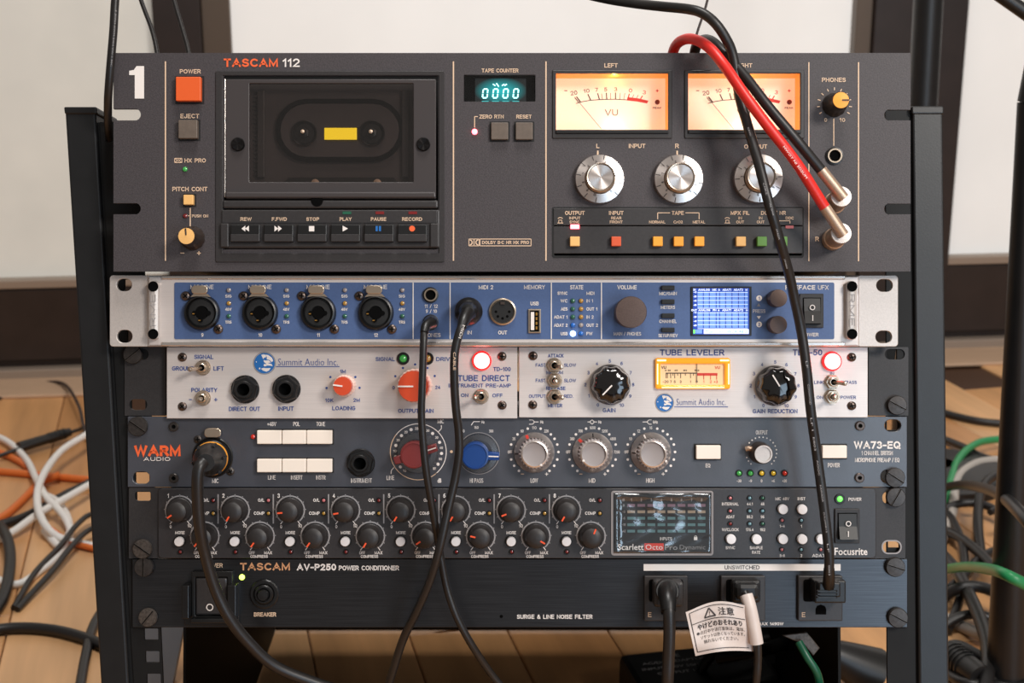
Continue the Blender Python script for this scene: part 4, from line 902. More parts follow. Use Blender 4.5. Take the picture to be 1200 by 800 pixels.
for t, x, y, w, h in (('ATTACK', 651.3, 416.6, 18.4, 4.3), ('FAST', 633.6, 427.6, 11.6, 4), ('SLOW', 668, 427.6, 14, 4), ('MEDIUM', 650, 436.2, 19.6, 4), ('FAST', 633.6, 445.6, 11.6, 4), ('SLOW', 668, 445.6, 14, 4), ('RELEASE', 651.4, 454.8, 22.6, 4.2),
    ('OUTPUT', 629.6, 464, 19.6, 4), ('RED.', 666.4, 464, 11, 4), ('METER', 650.5, 475, 16.8, 4.2), ('GAIN', 713.8, 480.6, 15, 4.8), ('TUBE LEVELER', 811, 412.9, 75.5, 7), ('TLA-50', 946.3, 412.8, 34.6, 7), ('GAIN REDUCTION', 908.3, 481.6, 52.5, 5),
    ('IN', 975, 437.4, 4.6, 3.4), ('LINK', 959.6, 447.8, 11, 3.8), ('BYPASS', 994.5, 447.8, 19, 3.8), ('ON', 960.6, 465.4, 7.6, 3.8), ('POWER', 994, 465.4, 18, 3.8)):
    T.txt(t, x, y, w, h, N, bold=.02 if h > 4.1 else .008)
for k, (x, y) in enumerate(((700.6, 474.4), (690, 463.5), (686, 450.5), (689.6, 436.5), (699.6, 426), (714.6, 422.8), (728.5, 425.6), (739, 436.6), (742, 450.5), (738.6, 464), (728.6, 474.5))): T.txt(str(k), x, y, 2.6 if k not in (1, 10) else (1.6 if k == 1 else 5.2), 4, N, bold=.01)
for k, (x, y) in enumerate(((894.6, 475), (884, 464.6), (879.6, 451.6), (883.5, 437.6), (893, 427), (908.4, 424), (921.6, 427), (932, 438), (935.6, 451.6), (932.4, 464.7), (921.6, 475.2))): T.txt(str(k), x, y, 2.6 if k not in (1, 10) else (1.6 if k == 1 else 5.2), 4, N, bold=.01)
toggle(tl, 649.5, 428, 7, 1.5); toggle(tl, 650, 445.6, .3, .3); toggle(tl, 649.6, 464.6, 8, 0); toggle(tl, 974.8, 447.4, 9.5, 1); toggle(tl, 974.6, 464.6, -2, 0)
def big_knob(px, py, ang):
    s = tl.s; R0 = 24 * s
    o = tl.part('knob', lathe([(R0 * .97, 0), (R0, .0012), (R0 * .98, .0035), (R0 * .86, .0055), (R0 * .80, .0066)], 72), 'bakelite', px, py)
    tl.sub('knob_grip', lathe([(R0 * .95, .004), (R0 * .92, .011), (R0 * .86, .0136), (R0 * .70, .0152), (R0 * .35, .0159), (0, .016)], 84, flute=(9, .085, R0 * .6)), 'bakelite', o)
    slotline(tl, o, 15.5, 1.6, .0162, 'white', ang, 0); a = rad(ang); tl.sub('pointer_dot', lathe([(1.3 * s, 0), (0, .0002)], 10), 'white', o, 20.6 * math.sin(a), -20.6 * math.cos(a), .0047)
    return o
big_knob(715, 450.4, 224); big_knob(908, 451.6, -32)
# amber meter
s = tl.s
mb = tl.panel('level_meter', [tl.prr(767.6, 419.2, 855.2, 455.6, 2.5), tl.prr(773.5, 426, 848.5, 450.8, 1.5)], 'amberwin', .0035, .0028, .0009, label='amber lit meter bezel')
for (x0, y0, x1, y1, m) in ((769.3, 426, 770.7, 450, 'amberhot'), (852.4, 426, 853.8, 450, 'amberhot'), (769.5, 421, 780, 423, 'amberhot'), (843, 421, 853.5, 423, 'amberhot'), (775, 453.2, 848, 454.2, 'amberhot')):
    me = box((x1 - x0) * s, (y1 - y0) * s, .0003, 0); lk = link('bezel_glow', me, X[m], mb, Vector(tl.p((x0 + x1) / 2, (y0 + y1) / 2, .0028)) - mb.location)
mf = tl.pbox('meter_face', 773, 425.5, 849, 451.2, .0004, 'vface2', .0004, 0)
q = Batch(s, 811, 438.35, .0006)
q.txt('VU', 777.6, 430.3, 6, 3.6, 'dark'); q.txt('VU', 840.5, 430.5, 6, 3.4, 'red')
q.line(780, 437, 816, 437, 1.1, 'dark'); q.line(816.5, 438.4, 840.5, 438.4, 3, 'red')
for x, l in ((780.4, 6), (782, 6), (785.8, 6), (788.5, 3), (790.6, 6), (794, 3), (797.5, 6), (803, 3), (809, 6), (812.5, 3)): q.line(x, 437, x, 437 + l, .7, 'dark')
for x in (824.5, 832.5, 839.6): q.line(x, 438, x, 444.5, .8, 'red')
for t, x, w, m in (('-20', 779.8, 7, 'dark'), ('7', 786, 2, 'dark'), ('5', 790.5, 2.2, 'dark'), ('3', 797.4, 2.2, 'dark'), ('1', 809, 1, 'dark'), ('0', 816.3, 2.2, 'dark'), ('1', 824.5, 1.2, 'red'), ('2', 832.7, 2.2, 'red'), ('+3', 838.6, 4.6, 'red')): q.txt(t, x, 447, w, 3, m, bold=0)
for t, x, w in (('0 20', 782.5, 6.5), ('40', 792, 4), ('60', 802.8, 4), ('100', 816.4, 5.5)): q.txt(t, x, 433.8, w, 1.8, 'dark', bold=0)
q.flush(mf, 'scale_lettering'); q = Batch(s, 811, 438.35, .0014); q.line(816.3, 426, 816.3, 447.5, .8, 'dark'); q.flush(mf, 'needle')
logo(T, 778.7, 471.8, 10); T.txt('Summit Audio Inc.', 821.5, 470.8, 57.5, 7.4, N, bold=-.012); T.line(790, 476.4, 853, 476.4, .8, N)
lamp(tl, 974.5, 423.2); tl.done()

# ---------------------------------------------------------------- microphone preamp
wa = Dev('microphone_preamp', 'blue-grey rack preamp with cream push buttons and three round equaliser knobs', 'preamp', 0.0, (149.5, 488, 1063, 570.6))
wa.panel('front_panel', [wa.prr(149.5, 488, 1063, 570.6, 1), wa.prr(155.5, 552.5, 175.5, 567, 7), wa.prr(1036.5, 491.5, 1056, 505.5, 7), wa.prr(1032, 550.5, 1052, 566, 7)], 'warm', .003, 0, .0003)
wa.part('chassis', box(838 * wa.s, 76 * wa.s, .26, .001), 'blkmatte', 606, 529.3, -.2645)
W = wa.b; s = wa.s
rack_screw(wa, 162.7, 499.2, 11.6, 35); rack_screw(wa, 1047.7, 559, 11.6, 33)
for x, y in ((204, 499.7), (204, 560), (1007.6, 498.7), (1007, 559.6)): screw_ph(wa, x, y, 5.6, 'screwbrown' if x > 500 else 'screwblk', True)
W.txt('WARM', 184.6, 528, 54.5, 12.6, 'orange', bold=.055); W.txt('AUDIO', 184, 537.6, 31, 4.4, 'white', bold=.01)
W.txt('MIC', 252.5, 563.2, 7.6, 5.2, 'white', bold=.04)
for t, x, y, w, h in (('+48V', 318.5, 496.6, 10.6, 5), ('POL', 347.6, 496.6, 7.8, 5), ('TONE', 376, 496.6, 10.2, 5), ('LINE', 318.6, 559.2, 9, 5), ('INSERT', 347.8, 559.2, 13.6, 5), ('INSTR', 376, 559.2, 11, 5), ('INSTRUMENT', 423.6, 562.8, 24.6, 5.2),
    ('MIC', 516.6, 493.6, 7.6, 4.8), ('LINE', 457.6, 559.6, 9, 5), ('dB', 515, 562.8, 4.6, 5.2), ('Hz', 566, 494.2, 3.8, 3.6), ('80', 542.6, 504.8, 3.6, 3.4), ('160', 558.2, 500.6, 5.2, 3.4), ('300', 575.6, 504.8, 5.2, 3.4), ('HI PASS', 558.5, 562.9, 15.6, 5.2),
    ('Hz', 635, 494.2, 3.8, 3.6), ('LOW', 626, 562.8, 8.6, 5.2), ('Hz', 703, 494.2, 3.8, 3.6), ('MID', 693.8, 562.8, 7.8, 5.2), ('kHz', 768, 494.2, 5.6, 3.8), ('HIGH', 762, 562.8, 9.8, 5.2), ('EQ', 829.6, 545.2, 5.4, 4.6), ('OUTPUT', 892.6, 506.5, 14, 5), ('POWER', 977, 544.8, 14, 5),
    ('WA73-EQ', 1027.8, 521.2, 54.5, 8.8), ('1 CHANNEL BRITISH', 1027.8, 530.6, 36.5, 5), ('MICROPHONE PREAMP / EQ', 1027.8, 538.7, 52, 5)):
    W.txt(t, x, y, w, h, 'white', bold=.035)
def fbutton(x0, y0, x1, y1): wa.pbox('push_button', x0, y0, x1, y1, .004, 'btncream', 0, .0005)
for (y0, y1) in ((503.6, 519.6), (537, 552.6)):
    wa.pbox('button_row_frame', 301.5, y0 - 1, 391.3, y1 + 1, .0004, 'blkmatte', 0, 0)
    for x0, x1 in ((302.4, 331), (331.7, 359.6), (360.3, 390)): fbutton(x0, y0, x1, y1)
for x0, y0, x1, y1 in ((815, 521.2, 843.5, 537.2), (962.2, 521.3, 990.8, 536.2)):
    wa.pbox('button_row_frame', x0 - 1.6, y0 - 1.4, x1 + 1.6, y1 + 1.6, .0004, 'blkmatte', 0, 0); fbutton(x0, y0, x1, y1)
led(wa, 296.6, 511.6, 3, 'ledredbright'); screw_ph(wa, 232.2, 514.6, 4.8, 'screwblk'); screw_ph(wa, 270.2, 552.2, 4.8, 'screwblk')
o = wa.part('input_socket', lathe([(24 * s, 0), (24 * s, .001), (22.6 * s, .0016), (21.6 * s, .001), (20.8 * s, .001), (20 * s, .0038), (19 * s, .0042), (18 * s, .003), (18 * s, .0006), (0, .0006)], 44), 'blk', 249.4, 535.5)
t = wa.part('latch_tab', curve_mesh([rr(0, 0, 19.5 * s, 11 * s, 4.8 * s)], .0022, .0004), 'nickel', 250.7, 506.6, .002)
jack_hex(wa, 423, 542, 16.6, 'instrument_socket')
# stepped gain switch
W.arc(490.2, 529.2, 32.8, .9, -222, -52 + 0, 'cream'); W.arc(490.2, 529.2, 32.8, .9, -52, 142, 'white')
W.path([(517.2, 498), (517.2, 502), (513.6, 506)], .9, 'white'); W.path([(458.2, 555), (458.6, 551), (461.6, 547.6)], .9, 'white')
for k, a in enumerate(range(-144, 150, 14)):
    q = rad(a); x = 490.2 + 27.3 * math.sin(q); y = 529.2 - 27.3 * math.cos(q)
    if k % 2: W.dot(x, y, 1.9, 'white')
    else: W.txt(('10', '0', '10', '20', '20', '25', '30', '30', '40', '50', 'OFF', '60', '65', '70', '75')[(k // 2) % 15], x, y, 3.8, 3, 'white', bold=.03)
def wing_knob(px, py, r, m, ang, wing2, disc, dm, dcx, dcy, label):
    o = wa.part('selector_knob', lathe([(disc * s, 0), (disc * s, .002), (disc * .94 * s, .0032), (r * s, .0036)], 56), dm, dcx, dcy, label=label)
    b = wa.sub('knob_body', lathe([(r * .98 * s, .003), (r * s, .011), (r * .94 * s, .0135), (r * .84 * s, .0137), (r * .82 * s, .0131), (0, .0131)], 48), m, o, px - dcx, py - dcy)
    for aa, L in ((ang, 27.8), (ang + 180, wing2)):
        if not L: continue
        a = rad(aa); me = curve_mesh([[(-5 * s, 0), (5 * s, 0), (4.2 * s, (L - r * .8) * s), (-4.2 * s, (L - r * .8) * s)]], .0085, .0005)
        w = wa.sub('knob_wing', me, m, o, px - dcx + r * .8 * math.sin(a), py - dcy - r * .8 * math.cos(a), .004, aa)
    a = rad(ang); wa.sub('pointer', box(1.3 * s, 12 * s, .0003, 0), 'white', o, px - dcx + 21 * math.sin(a), py - dcy - 21 * math.cos(a), .01255, ang)
wing_knob(486.5, 531, 16.2, 'knobmaroon', 72, 24, 24.5, 'disc', 489.4, 530, 'maroon winged knob on a clear disc')
W.path([(552.2, 498), (555, 493.8), (562.4, 493.8)], 1, 'white')
W.arc(561, 531, 24.3, .7, -180, 180, 'greyprint')
wing_knob(557.5, 532, 16.2, 'knobblue', 92, 0, 23.5, 'disc', 561, 531, 'blue winged knob on a clear disc'); W.dot(529, 529, 1.7, 'cream')
def eq_knob(cx, marks, labels):
    o = wa.part('equaliser_knob', lathe([(23.8 * s, 0), (23.8 * s, .001), (22.8 * s, .0022), (18.2 * s, .0052), (17.8 * s, .0056)], 64), 'knobsilver', cx, 530, label='chrome skirt with a fluted grey cap')
    wa.sub('knob_cap', lathe([(18.3 * s, .004), (18.4 * s, .0118), (17.4 * s, .0134), (14.2 * s, .0142), (13.6 * s, .0134), (12.4 * s, .0132), (0, .0131)], 104, flute=(26, .09, 17 * s)), 'knobgrey', o)
    wa.sub('cap_ring', lathe([(15.6 * s, .0136), (15.4 * s, .0143), (14 * s, .0146), (13.7 * s, .0138)], 48), 'knobsilver', o)
    b = Batch(s, cx, 530, .0)
    for a, m, w in marks:
        for i in range(4): b.tick(cx, 530, 18.6 + i, 19.7 + i, a, w, m, .0052 - .0007 * i)
    b.flush(o, 'skirt_marks')
    wa.sub('pointer_dot', lathe([(1.5 * s, 0), (0, .0003)], 10), 'white', o, *((7.5, 12.5) if cx < 650 else ((-12, 7.5) if cx < 730 else (15, 8))), .0146)
    angs = [-141, -124.5, -108, -90, -72, -57, -43.5, -30, -15.5, 0, 15.5, 30, 43.5, 57, 72, 90, 108, 124.5, 141]
    for k, a in enumerate(angs):
        q = rad(a); R_ = 28.4; x = cx + R_ * math.sin(q); y = 529.4 - R_ * math.cos(q)
        if k in labels: W.txt(labels[k], x, y, 1.75 * len(labels[k]), 3.5, 'white', bold=.03)
        elif k not in (0, 18) or 1: W.dot(x, y, 1.55, 'white', 10)
    W.line(cx - 15.5, 555.2, cx - 12, 555.2, .9, 'cream'); W.line(cx + 12.6, 555.2, cx + 16.4, 555.2, .9, 'white'); W.line(cx + 14.5, 553.3, cx + 14.5, 557.1, .9, 'white')
eq_knob(626, ((-24, 'red', 3.4), (-93, 'dark', 1.6)), {3: 'OFF', 5: '35', 7: '60', 9: '110', 11: '220'})
eq_knob(694.4, ((-46, 'red', 3.4), (0, 'dark', 1.6)), {3: 'OFF', 5: '360', 7: '700', 9: '1600', 11: '3200', 13: '4800', 15: '7200'})
eq_knob(762.6, ((-22, 'white', 1.6), (-90, 'dark', 1.6)), {3: 'OFF', 5: '10', 7: '12', 9: '16'})
W.path([(620, 491.8), (624, 491.8), (626.5, 494.2), (631, 494.2)], .9, 'white'); W.path([(620, 496.8), (624, 496.8), (626.5, 494.2)], .9, 'white')
W.path([(688.5, 494.2), (691, 494.2), (693.8, 491.6), (696.6, 494.2), (693.8, 496.8), (691, 494.2)], .9, 'white'); W.line(696.6, 494.2, 699.5, 494.2, .9, 'white')
W.path([(753, 494.2), (758, 494.2), (760.5, 491.8), (763.5, 491.8)], .9, 'white'); W.path([(758, 494.2), (760.5, 496.8), (763.5, 496.8)], .9, 'white')
# output trim
o = wa.part('output_knob', lathe([(13 * s, 0), (12.8 * s, .004), (11.4 * s, .0125), (10.6 * s, .0135), (9.6 * s, .0137), (9.4 * s, .0128), (0, .0128)], 36, flute=(20, .04, 11.5 * s)), 'screwbrown', 890.2, 530)
wa.sub('knob_cap', lathe([(10.6 * s, .0128), (10.2 * s, .0142), (8.6 * s, .0142), (8.4 * s, .0134), (0, .0134)], 32), 'earsilver', o)
wa.sub('pointer_lug', tube([(-9 * s, -.004, 4 * s), (-14 * s, -.0045, 5.5 * s), (-17.5 * s, -.004, 4.6 * s)], 3 * s, 10), 'tansleeve', o)
for k in range(20):
    a = -138 + 14.5 * k
    if -100 < a < -55: continue
    q = rad(a); W.dot(892 + 18 * math.sin(q), 530 - 18 * math.cos(q), .95, 'white', 8)
for x, m, t in ((866, 'ledgreen2', '-30'), (879.3, 'ledgreen2', '-9'), (892.4, 'ledyellow', '0'), (906, 'ledyellow', '+6'), (919.3, 'ledredbright', '+20')):
    led(wa, x, 554.2, 3.1, m, 4.1); W.txt(t, x, 563.2, 1.6 * len(t) + .4, 3.4, 'white')
wa.done()

# ---------------------------------------------------------------- eight channel preamp
fo = Dev('multichannel_preamp', 'black eight-channel rack preamp with red-pointer knobs and film-covered meter window', 'preamp', 0.0, (151, 571.4, 1061, 654))
fo.panel('ear_plate', [fo.prr(151, 571.4, 1061, 654, 1), fo.prr(158, 575.5, 177, 587, 4), fo.prr(1034, 576, 1058, 590, 6), fo.prr(1034.5, 634, 1055, 647.5, 6.5)], 'ear', .003)
fo.panel('slot_rim', [fo.prr(1033, 632.5, 1056.5, 649, 7.5), fo.prr(1034.5, 634, 1055, 647.5, 6.5)], 'greyprint', .0004, .0003)
fo.panel('front_panel', [fo.prr(186, 571.8, 1026, 653.6, 5)], 'focus', .004, .0016, .0004)
fo.part('chassis', box(838 * fo.s, 74 * fo.s, .36, .001), 'blkmatte', 606, 612.7, -.3645)
fo.b.d = .0019; Q = fo.b; s = fo.s
rack_screw(fo, 168, 642.4, 11.4, 35, 'screwworn'); rack_screw(fo, 1048.5, 581.8, 11.4, -60)
def dial(x, y, ang):
    o = fo.part('channel_knob', lathe([(14.6 * s, 0), (14.4 * s, .0008), (13.6 * s, .0012), (12.6 * s, .0085), (11.2 * s, .0102), (8.4 * s, .0111), (5 * s, .0115), (0, .0116)], 40), 'knobblk', x, y, .0016)
    slotline(fo, o, 11.8, 1.8, .0113, 'pointer', ang, 5.8)
    Q.arc(x, y, 16.6, 1.5, -140, 140, 'greyprint', 36)
    for k in range(11): Q.tick(x, y, 15.4, 18.6 if k not in (0, 10) else 20, -145 + 29 * k, 1.0, 'greyprint' if k not in (0, 10) else 'white')
UA = (-125, -150, -95, -100, -150, -150, -112, -150); LA = (-140, -145, -145, -150, -125, -76, 120, 22)
for i in range(8):
    x = 211.5 + 64.57 * i; y = 597.2; xl = 240.7 + 64.53 * i
    dial(x, y, UA[i]); dial(xl, 627.6, LA[i])
    Q.txt(str(i + 1), x - 13.5, 580.2, 2.8 if i else 1.8, 5, 'white'); Q.txt('O/L', x + 30.6, 585.4, 7.4, 3.8, 'white'); Q.txt('COMP', x + 28.2, 600.7, 12.4, 3.8, 'white')
    led(fo, x + 39.3, 585.6, 2.3, 'ledpink' if i in (1, 2) else 'ledred', 3.2, .0016); led(fo, x + 39.3, 600.8, 2.3, 'ledamber', 3.2, .0016)
    if i < 7: Q.line(x + 44.8, 578.5, x + 44.8, 612.8, 1.5, 'greyprint')
    Q.txt('0', x - 10.6, 616.4, 2.4, 3.8, 'white'); Q.txt('10', x + 11.4, 615.4, 4.6, 3.8, 'white'); Q.txt('MORE', x + .2, 623.4, 11.2, 3.6, 'white')
    b = fo.part('push_button', lathe([(5.6 * s, 0), (5.6 * s, .0028), (5 * s, .0034), (0, .0035)], 20), 'btnwhite', x, 633.4, .0016); fo.sub('button_collar', lathe([(7.2 * s, 0), (7 * s, .0006), (5.8 * s, .0006)], 20), 'blk', b)
    led(fo, x + .8, 645.8, 2.2, 'ledred', 3.1, .0016)
    Q.txt('OFF', xl - 9.4, 646.9, 7, 3.6, 'white'); Q.txt('MAX', xl + 9.6, 646.9, 9.2, 3.6, 'white'); Q.txt('COMPRESS', xl - 1, 651.2, 20.4, 3.5, 'white')
# meter window under a loose film
mw = fo.pbox('meter_window', 718, 576.5, 833.5, 648, .0008, 'blk', .0014, .0002)
q = Batch(s, 775.75, 612.25, .0011)
for c in range(8):
    for r_, (yy, m) in enumerate(((591.4, 'segpink'), (598.9, 'segtan'), (606.4, 'segteal'), (614, 'segteal'), (621.5, 'segteal'))):
        q.rect(734.8 + 11.75 * c, yy - 1.6, 743.8 + 11.75 * c, yy + 1.6, m)
    q.txt(str(c + 1), 739.3 + 11.75 * c, 585, 1.8, 3.4, 'greyprint')
for k, t in enumerate(('0', '-3', '-6', '-18', '-42')): q.txt(t, 730.6, 591.4 + 7.5 * k, 2 + 1.2 * (len(t) - 1), 3, 'greyprint')
q.txt('dB', 730, 585, 3.6, 3.2, 'greyprint'); q.txt('INPUTS', 780, 630.4, 14, 3.6, 'white', bold=0); q.rect(812.6, 628.4, 816.6, 632, 'white'); q.arc(814.6, 628.4, 1.4, .6, -90, 90, 'white', 8)
q.flush(mw, 'meter_segments')
q = Batch(s, 775.75, 612.25, .0013)
q.txt('Scarlett', 738.6, 640, 30.5, 7, 'white', bold=.01); q.rect(754.6, 635.6, 777.2, 644.2, 'red'); q.txt('Octo', 766, 640, 20, 6, 'white', bold=.0, d=.0015); q.txt('Pro', 786, 640.4, 14.5, 6, 'greyprint', bold=0); q.txt('Dynamic', 811, 641, 30, 7, 'greyprint', bold=-.01)
q.flush(mw)
# the film: a crinkled sheet with a raised rim
nx, ny = 48, 30; v = []; f = []
for j in range(ny + 1):
    for i in range(nx + 1):
        u_, w_ = i / nx, j / ny; px = 716.5 + 118.5 * u_; py = 575 + 74.5 * w_
        e = min(u_, 1 - u_) * 118; e2 = min(w_, 1 - w_) * 74; m_ = min(e, e2)
        z = .0016 + .0016 * math.exp(-((m_ - 5) / 3.5) ** 2) + .0004 * math.sin(u_ * 23 + 3 * math.sin(w_ * 9)) * math.sin(w_ * 14 + u_ * 5)
        dpx = math.hypot((px - 765) / 9, (py - 590) / 10); z += .0012 * math.exp(-dpx * dpx)
        if m_ < .01: z = .0002
        v.append(((px - 775.75) * s, -z, (612.25 - py) * s))
for j in range(ny):
    for i in range(nx): a = j * (nx + 1) + i; f.append((a, a + nx + 1, a + nx + 2, a + 1))
fo.part('protective_film', mk('film', v, f, 80), 'film', 775.75, 612.25, .0016)
fo.panel('film_edge', [fo.prr(716, 574.5, 835.3, 650, 3), fo.prr(718.4, 577, 832.9, 647.4, 3)], 'knobgrey', .0005, .0022)
for x, ys in ((855.3, (('INTERNAL', 19.6, 'ledpink'), ('ADAT', 10, 'ledpink'), ('W/CLOCK', 19.6, 'ledred'))), (878, (('44.1', 7, 'ledteal'), ('88.2', 7, 'ledteal'), ('176.4', 9, 'ledteal'))), (893, (('48', 4, 'ledgreen'), ('96', 4, 'ledteal'), ('192', 6, 'ledgreen')))):
    for (t, w, m), y in zip(ys, (583, 598, 613)): led(fo, x, y, 2.2, m, 3.2, .0016); Q.txt(t, x, y + 6.9, w, 3.5, 'white', bold=.01)
for x, y in ((855.6, 630.6), (885.6, 630.8), (916.2, 595.8), (916.2, 630.6), (938.8, 595.9), (938.8, 630.7), (961, 630.8)):
    b = fo.part('push_button', lathe([(5.8 * s, 0), (5.8 * s, .0028), (5.2 * s, .0034), (0, .0035)], 20), 'btnwhite', x, y, .0016); fo.sub('button_collar', lathe([(7.2 * s, 0), (7 * s, .0006), (6 * s, .0006)], 20), 'blk', b)
for x, y, m in ((916, 609, 'ledpink'), (938.4, 609, 'ledteal'), (915.6, 643.2, 'ledpink'), (938.2, 643.2, 'ledteal'), (961, 643.2, 'ledpink')): led(fo, x, y, 2.1, m, 3, .0016)
for t, x, y, w, h in (('SYNC', 855.4, 641, 11, 3.6), ('SAMPLE', 885.6, 641, 15, 3.5), ('RATE', 885.6, 646.4, 9.6, 3.5), ('MIC 48V', 916, 583.8, 16, 3.6), ('1-4', 916, 615.8, 6, 3.3), ('5-8', 916, 650.2, 6, 3.2), ('INST', 938.6, 583.8, 9, 3.6), ('1', 938.4, 615.8, 1.4, 3.3), ('2', 938.4, 650.2, 2, 3.2), ('ADAT+', 960, 650.2, 18, 3.6), ('POWER', 1001, 584.4, 15, 3.8)):
    Q.txt(t, x, y, w, h, 'white', bold=.01)
Q.txt('Focusrite', 996.4, 645.4, 38.5, 8.6, 'white', bold=.015)
led(fo, 983.2, 584, 3.6, 'litgreen', 6, .0016)
rocker(fo, 977, 595.4, 1006, 635.6, 981.2, 601, 1002, 630, .0013)
Q.arc(991.6, 612, 2.7, .9, 0, 360, 'white', 20, .0062); Q.line(991, 620.4, 991, 627, 1, 'white', .0072)
fo.done()

# ---------------------------------------------------------------- power conditioner
po = Dev('power_conditioner', 'black rack power conditioner at the bottom with three mains outlets', 'power conditioner', .001, (155, 654.6, 1063.5, 735))
po.panel('front_panel', [po.prr(155, 654.6, 1063.5, 735, 1)], 'power', .003, 0, .0003)
po.part('chassis', box(838 * po.s, 72 * po.s, .42, .001), 'blkmatte', 606, 695, -.4245)
Pq = po.b; s = po.s
for x, y, r, a, m in ((169.8, 663.6, 11.4, 90, 'screwblk'), (174.4, 722.4, 11, -50, 'screwworn'), (1048, 663.6, 11.4, 18, 'screwblk'), (1051, 722.8, 11.6, 28, 'screwblk')): rack_screw(po, x, y, r, a, m)
Pq.txt('POWER', 250, 662.2, 22, 5, 'cream', bold=.01); Pq.txt('TASCAM', 310.6, 663.6, 58.5, 8.8, 'tanprint', bold=.025); Pq.txt('AV-P250', 371, 664.2, 46, 7.8, 'white', bold=.04); Pq.txt('POWER CONDITIONER', 432.3, 665.2, 70.5, 5.6, 'white', bold=.03)
Pq.txt('SURGE & LINE NOISE FILTER', 650, 722.3, 88.5, 5, 'white', bold=.02); Pq.txt('BREAKER', 310.6, 719.6, 26, 4.8, 'cream', bold=.03); Pq.txt('TOTAL MAX 1490W', 893, 730.6, 50, 3.6, 'white', bold=.02)
Pq.rect(754.2, 660.6, 985, 668.4, 'white'); Pq.txt('UNSWITCHED', 869.5, 664.5, 41, 4.8, 'dark', bold=.005, d=.0004)
Pq.dot(587.5, 722, 2, 'hole')
g = po.panel('power_switch', [po.prr(217, 682, 281, 732, 1), po.prr(228, 675, 271, 724, 1)], 'blk', .003, .0025, .0004)
po.panel('switch_frame', [po.prr(226, 668, 274, 725, 1), po.prr(230.5, 675, 268, 720, 1)], 'blk', .004, .0038, .0005)
po.pbox('switch_guard', 217.5, 682, 226, 721, .009, 'blk', .002, .0006); po.pbox('switch_guard', 270.5, 682, 280.5, 721, .009, 'blk', .002, .0006); po.pbox('switch_sill', 227, 721.5, 273, 727, .007, 'blk', .002, .0006)
k = po.pbox('rocker', 231.2, 675.8, 267.6, 718.6, .0045, 'deckdark', .0003, .001); Pq.arc(247.8, 709.6, 3.6, 1.2, 0, 360, 'white', 24, .0050)
led(po, 283.6, 676, 3.3, 'litlime')
o = po.part('circuit_breaker', lathe([(17.4 * s, 0), (17.4 * s, .0012), (16 * s, .0018), (12.4 * s, .0018), (12.2 * s, .001)], 60, flute=(40, .03, 16 * s)), 'blk', 310, 695.4)
po.sub('collar', lathe([(11.5 * s, .0008), (11.3 * s, .0035), (10 * s, .0042), (8 * s, .0042), (7.8 * s, .002), (0, .002)], 36), 'blk', o); po.sub('reset_button', lathe([(6.6 * s, .002), (6.6 * s, .0062), (5.8 * s, .007), (0, .0072)], 28), 'blk', o)
for x0, x1 in ((754.5, 805), (844, 895.6), (934, 986)):
    o = po.pbox('outlet', x0, 673.6, x1, 726.3, .0035, 'deckdark', 0, .0006)
    cx = (x0 + x1) / 2; cy = 700
    po.sub('outlet_recess', curve_mesh([rr(0, 0, 40 * s, 26 * s, 3 * s)], 0), 'hole', o, 0, -9.5, .0037)
    po.sub('earth_hole', curve_mesh([[(-6.2 * s, -5 * s), (6.2 * s, -5 * s), (6.2 * s, 1.5 * s), (4.4 * s, 5 * s), (0, 6.6 * s), (-4.4 * s, 5 * s), (-6.2 * s, 1.5 * s)]], 0), 'hole', o, .5, 13.5, .0037)
    Pq.txt('E', x0 + 6.3, 718.6, 4, 5.4, 'cream', bold=0, d=.0037)
po.done()

# ---------------------------------------------------------------- cables in front of the rack
def cable(name, label, m, pts, r_px, group=None, cat='cable', rack=True, seg=12, sub=6):
    """pts (px, py, depth Y) in the rack frame"""
    P = [at(*p) for p in pts]
    t = thing(name, label, cat, P[0], group, rack)
    t['_'] = 0; del t['_']
    rr_ = r_px * (D + sum(p[2] for p in pts) / len(pts)) / F
    link('jacket', tube([tuple(p - P[0]) for p in P], rr_, seg, sub), X[m], t)
    return t
def ctext(t, txt, px, py, ang, w, h, Y, m='white'):
    vs, fs, tw, th = text_raw(txt, 0.0); sY = (D + Y) / F; a = rad(ang); c = at(px, py, Y); out = []
    for x, y in vs:
        x = x * w / tw * sY; y = y * h / th * sY
        out.append((x * math.cos(a) + y * math.sin(a), 0, -x * math.sin(a) + y * math.cos(a)))
    me = bpy.data.meshes.new('lettering'); me.from_pydata(out, [], fs); me.update()
    link('lettering', me, X[m], t, c - t.location)
# two angled jack plugs with red and black leads
def angled_plug(t, bx, by, cx, cy, ex, ey, Yend, label=None):
    """base (bx,by) on the deck panel, cap centre seen at (cx,cy), sleeve running to (ex,ey)"""
    Yc = dk.Y0 - .020; a = at(bx, by, dk.Y0 - .0005); c = at(cx, cy, Yc); s_ = dk.s
    ax = (c - a).normalized(); rot = ax.to_track_quat('-Y', 'Z').to_euler(); L = (c - a).length
    o = link('jack_plug', lathe([(12.6 * s_, 0), (12.6 * s_, .005), (11.4 * s_, .0055), (11.4 * s_, L * .72), (11.9 * s_, L * .75), (11.9 * s_, L * .96), (10.8 * s_, L), (0, L)], 36), X['tansleeve'], t, a - t.location, rot)
    link('plug_cap', lathe([(11.8 * s_, 0), (11.6 * s_, .0010), (0, .0016)], 32), X['earsilver'], o, (0, -L, 0))
    e = at(ex, ey, Yend); c2 = c + (c - e).normalized() * .0015 + Vector((0, -.003, 0))
    link('plug_sleeve', tube([tuple(c2 - t.location), tuple((c2 + e) / 2 - t.location), tuple(e - t.location)], 6.6 * s_, 20, 3), X['tansleeve'], t)
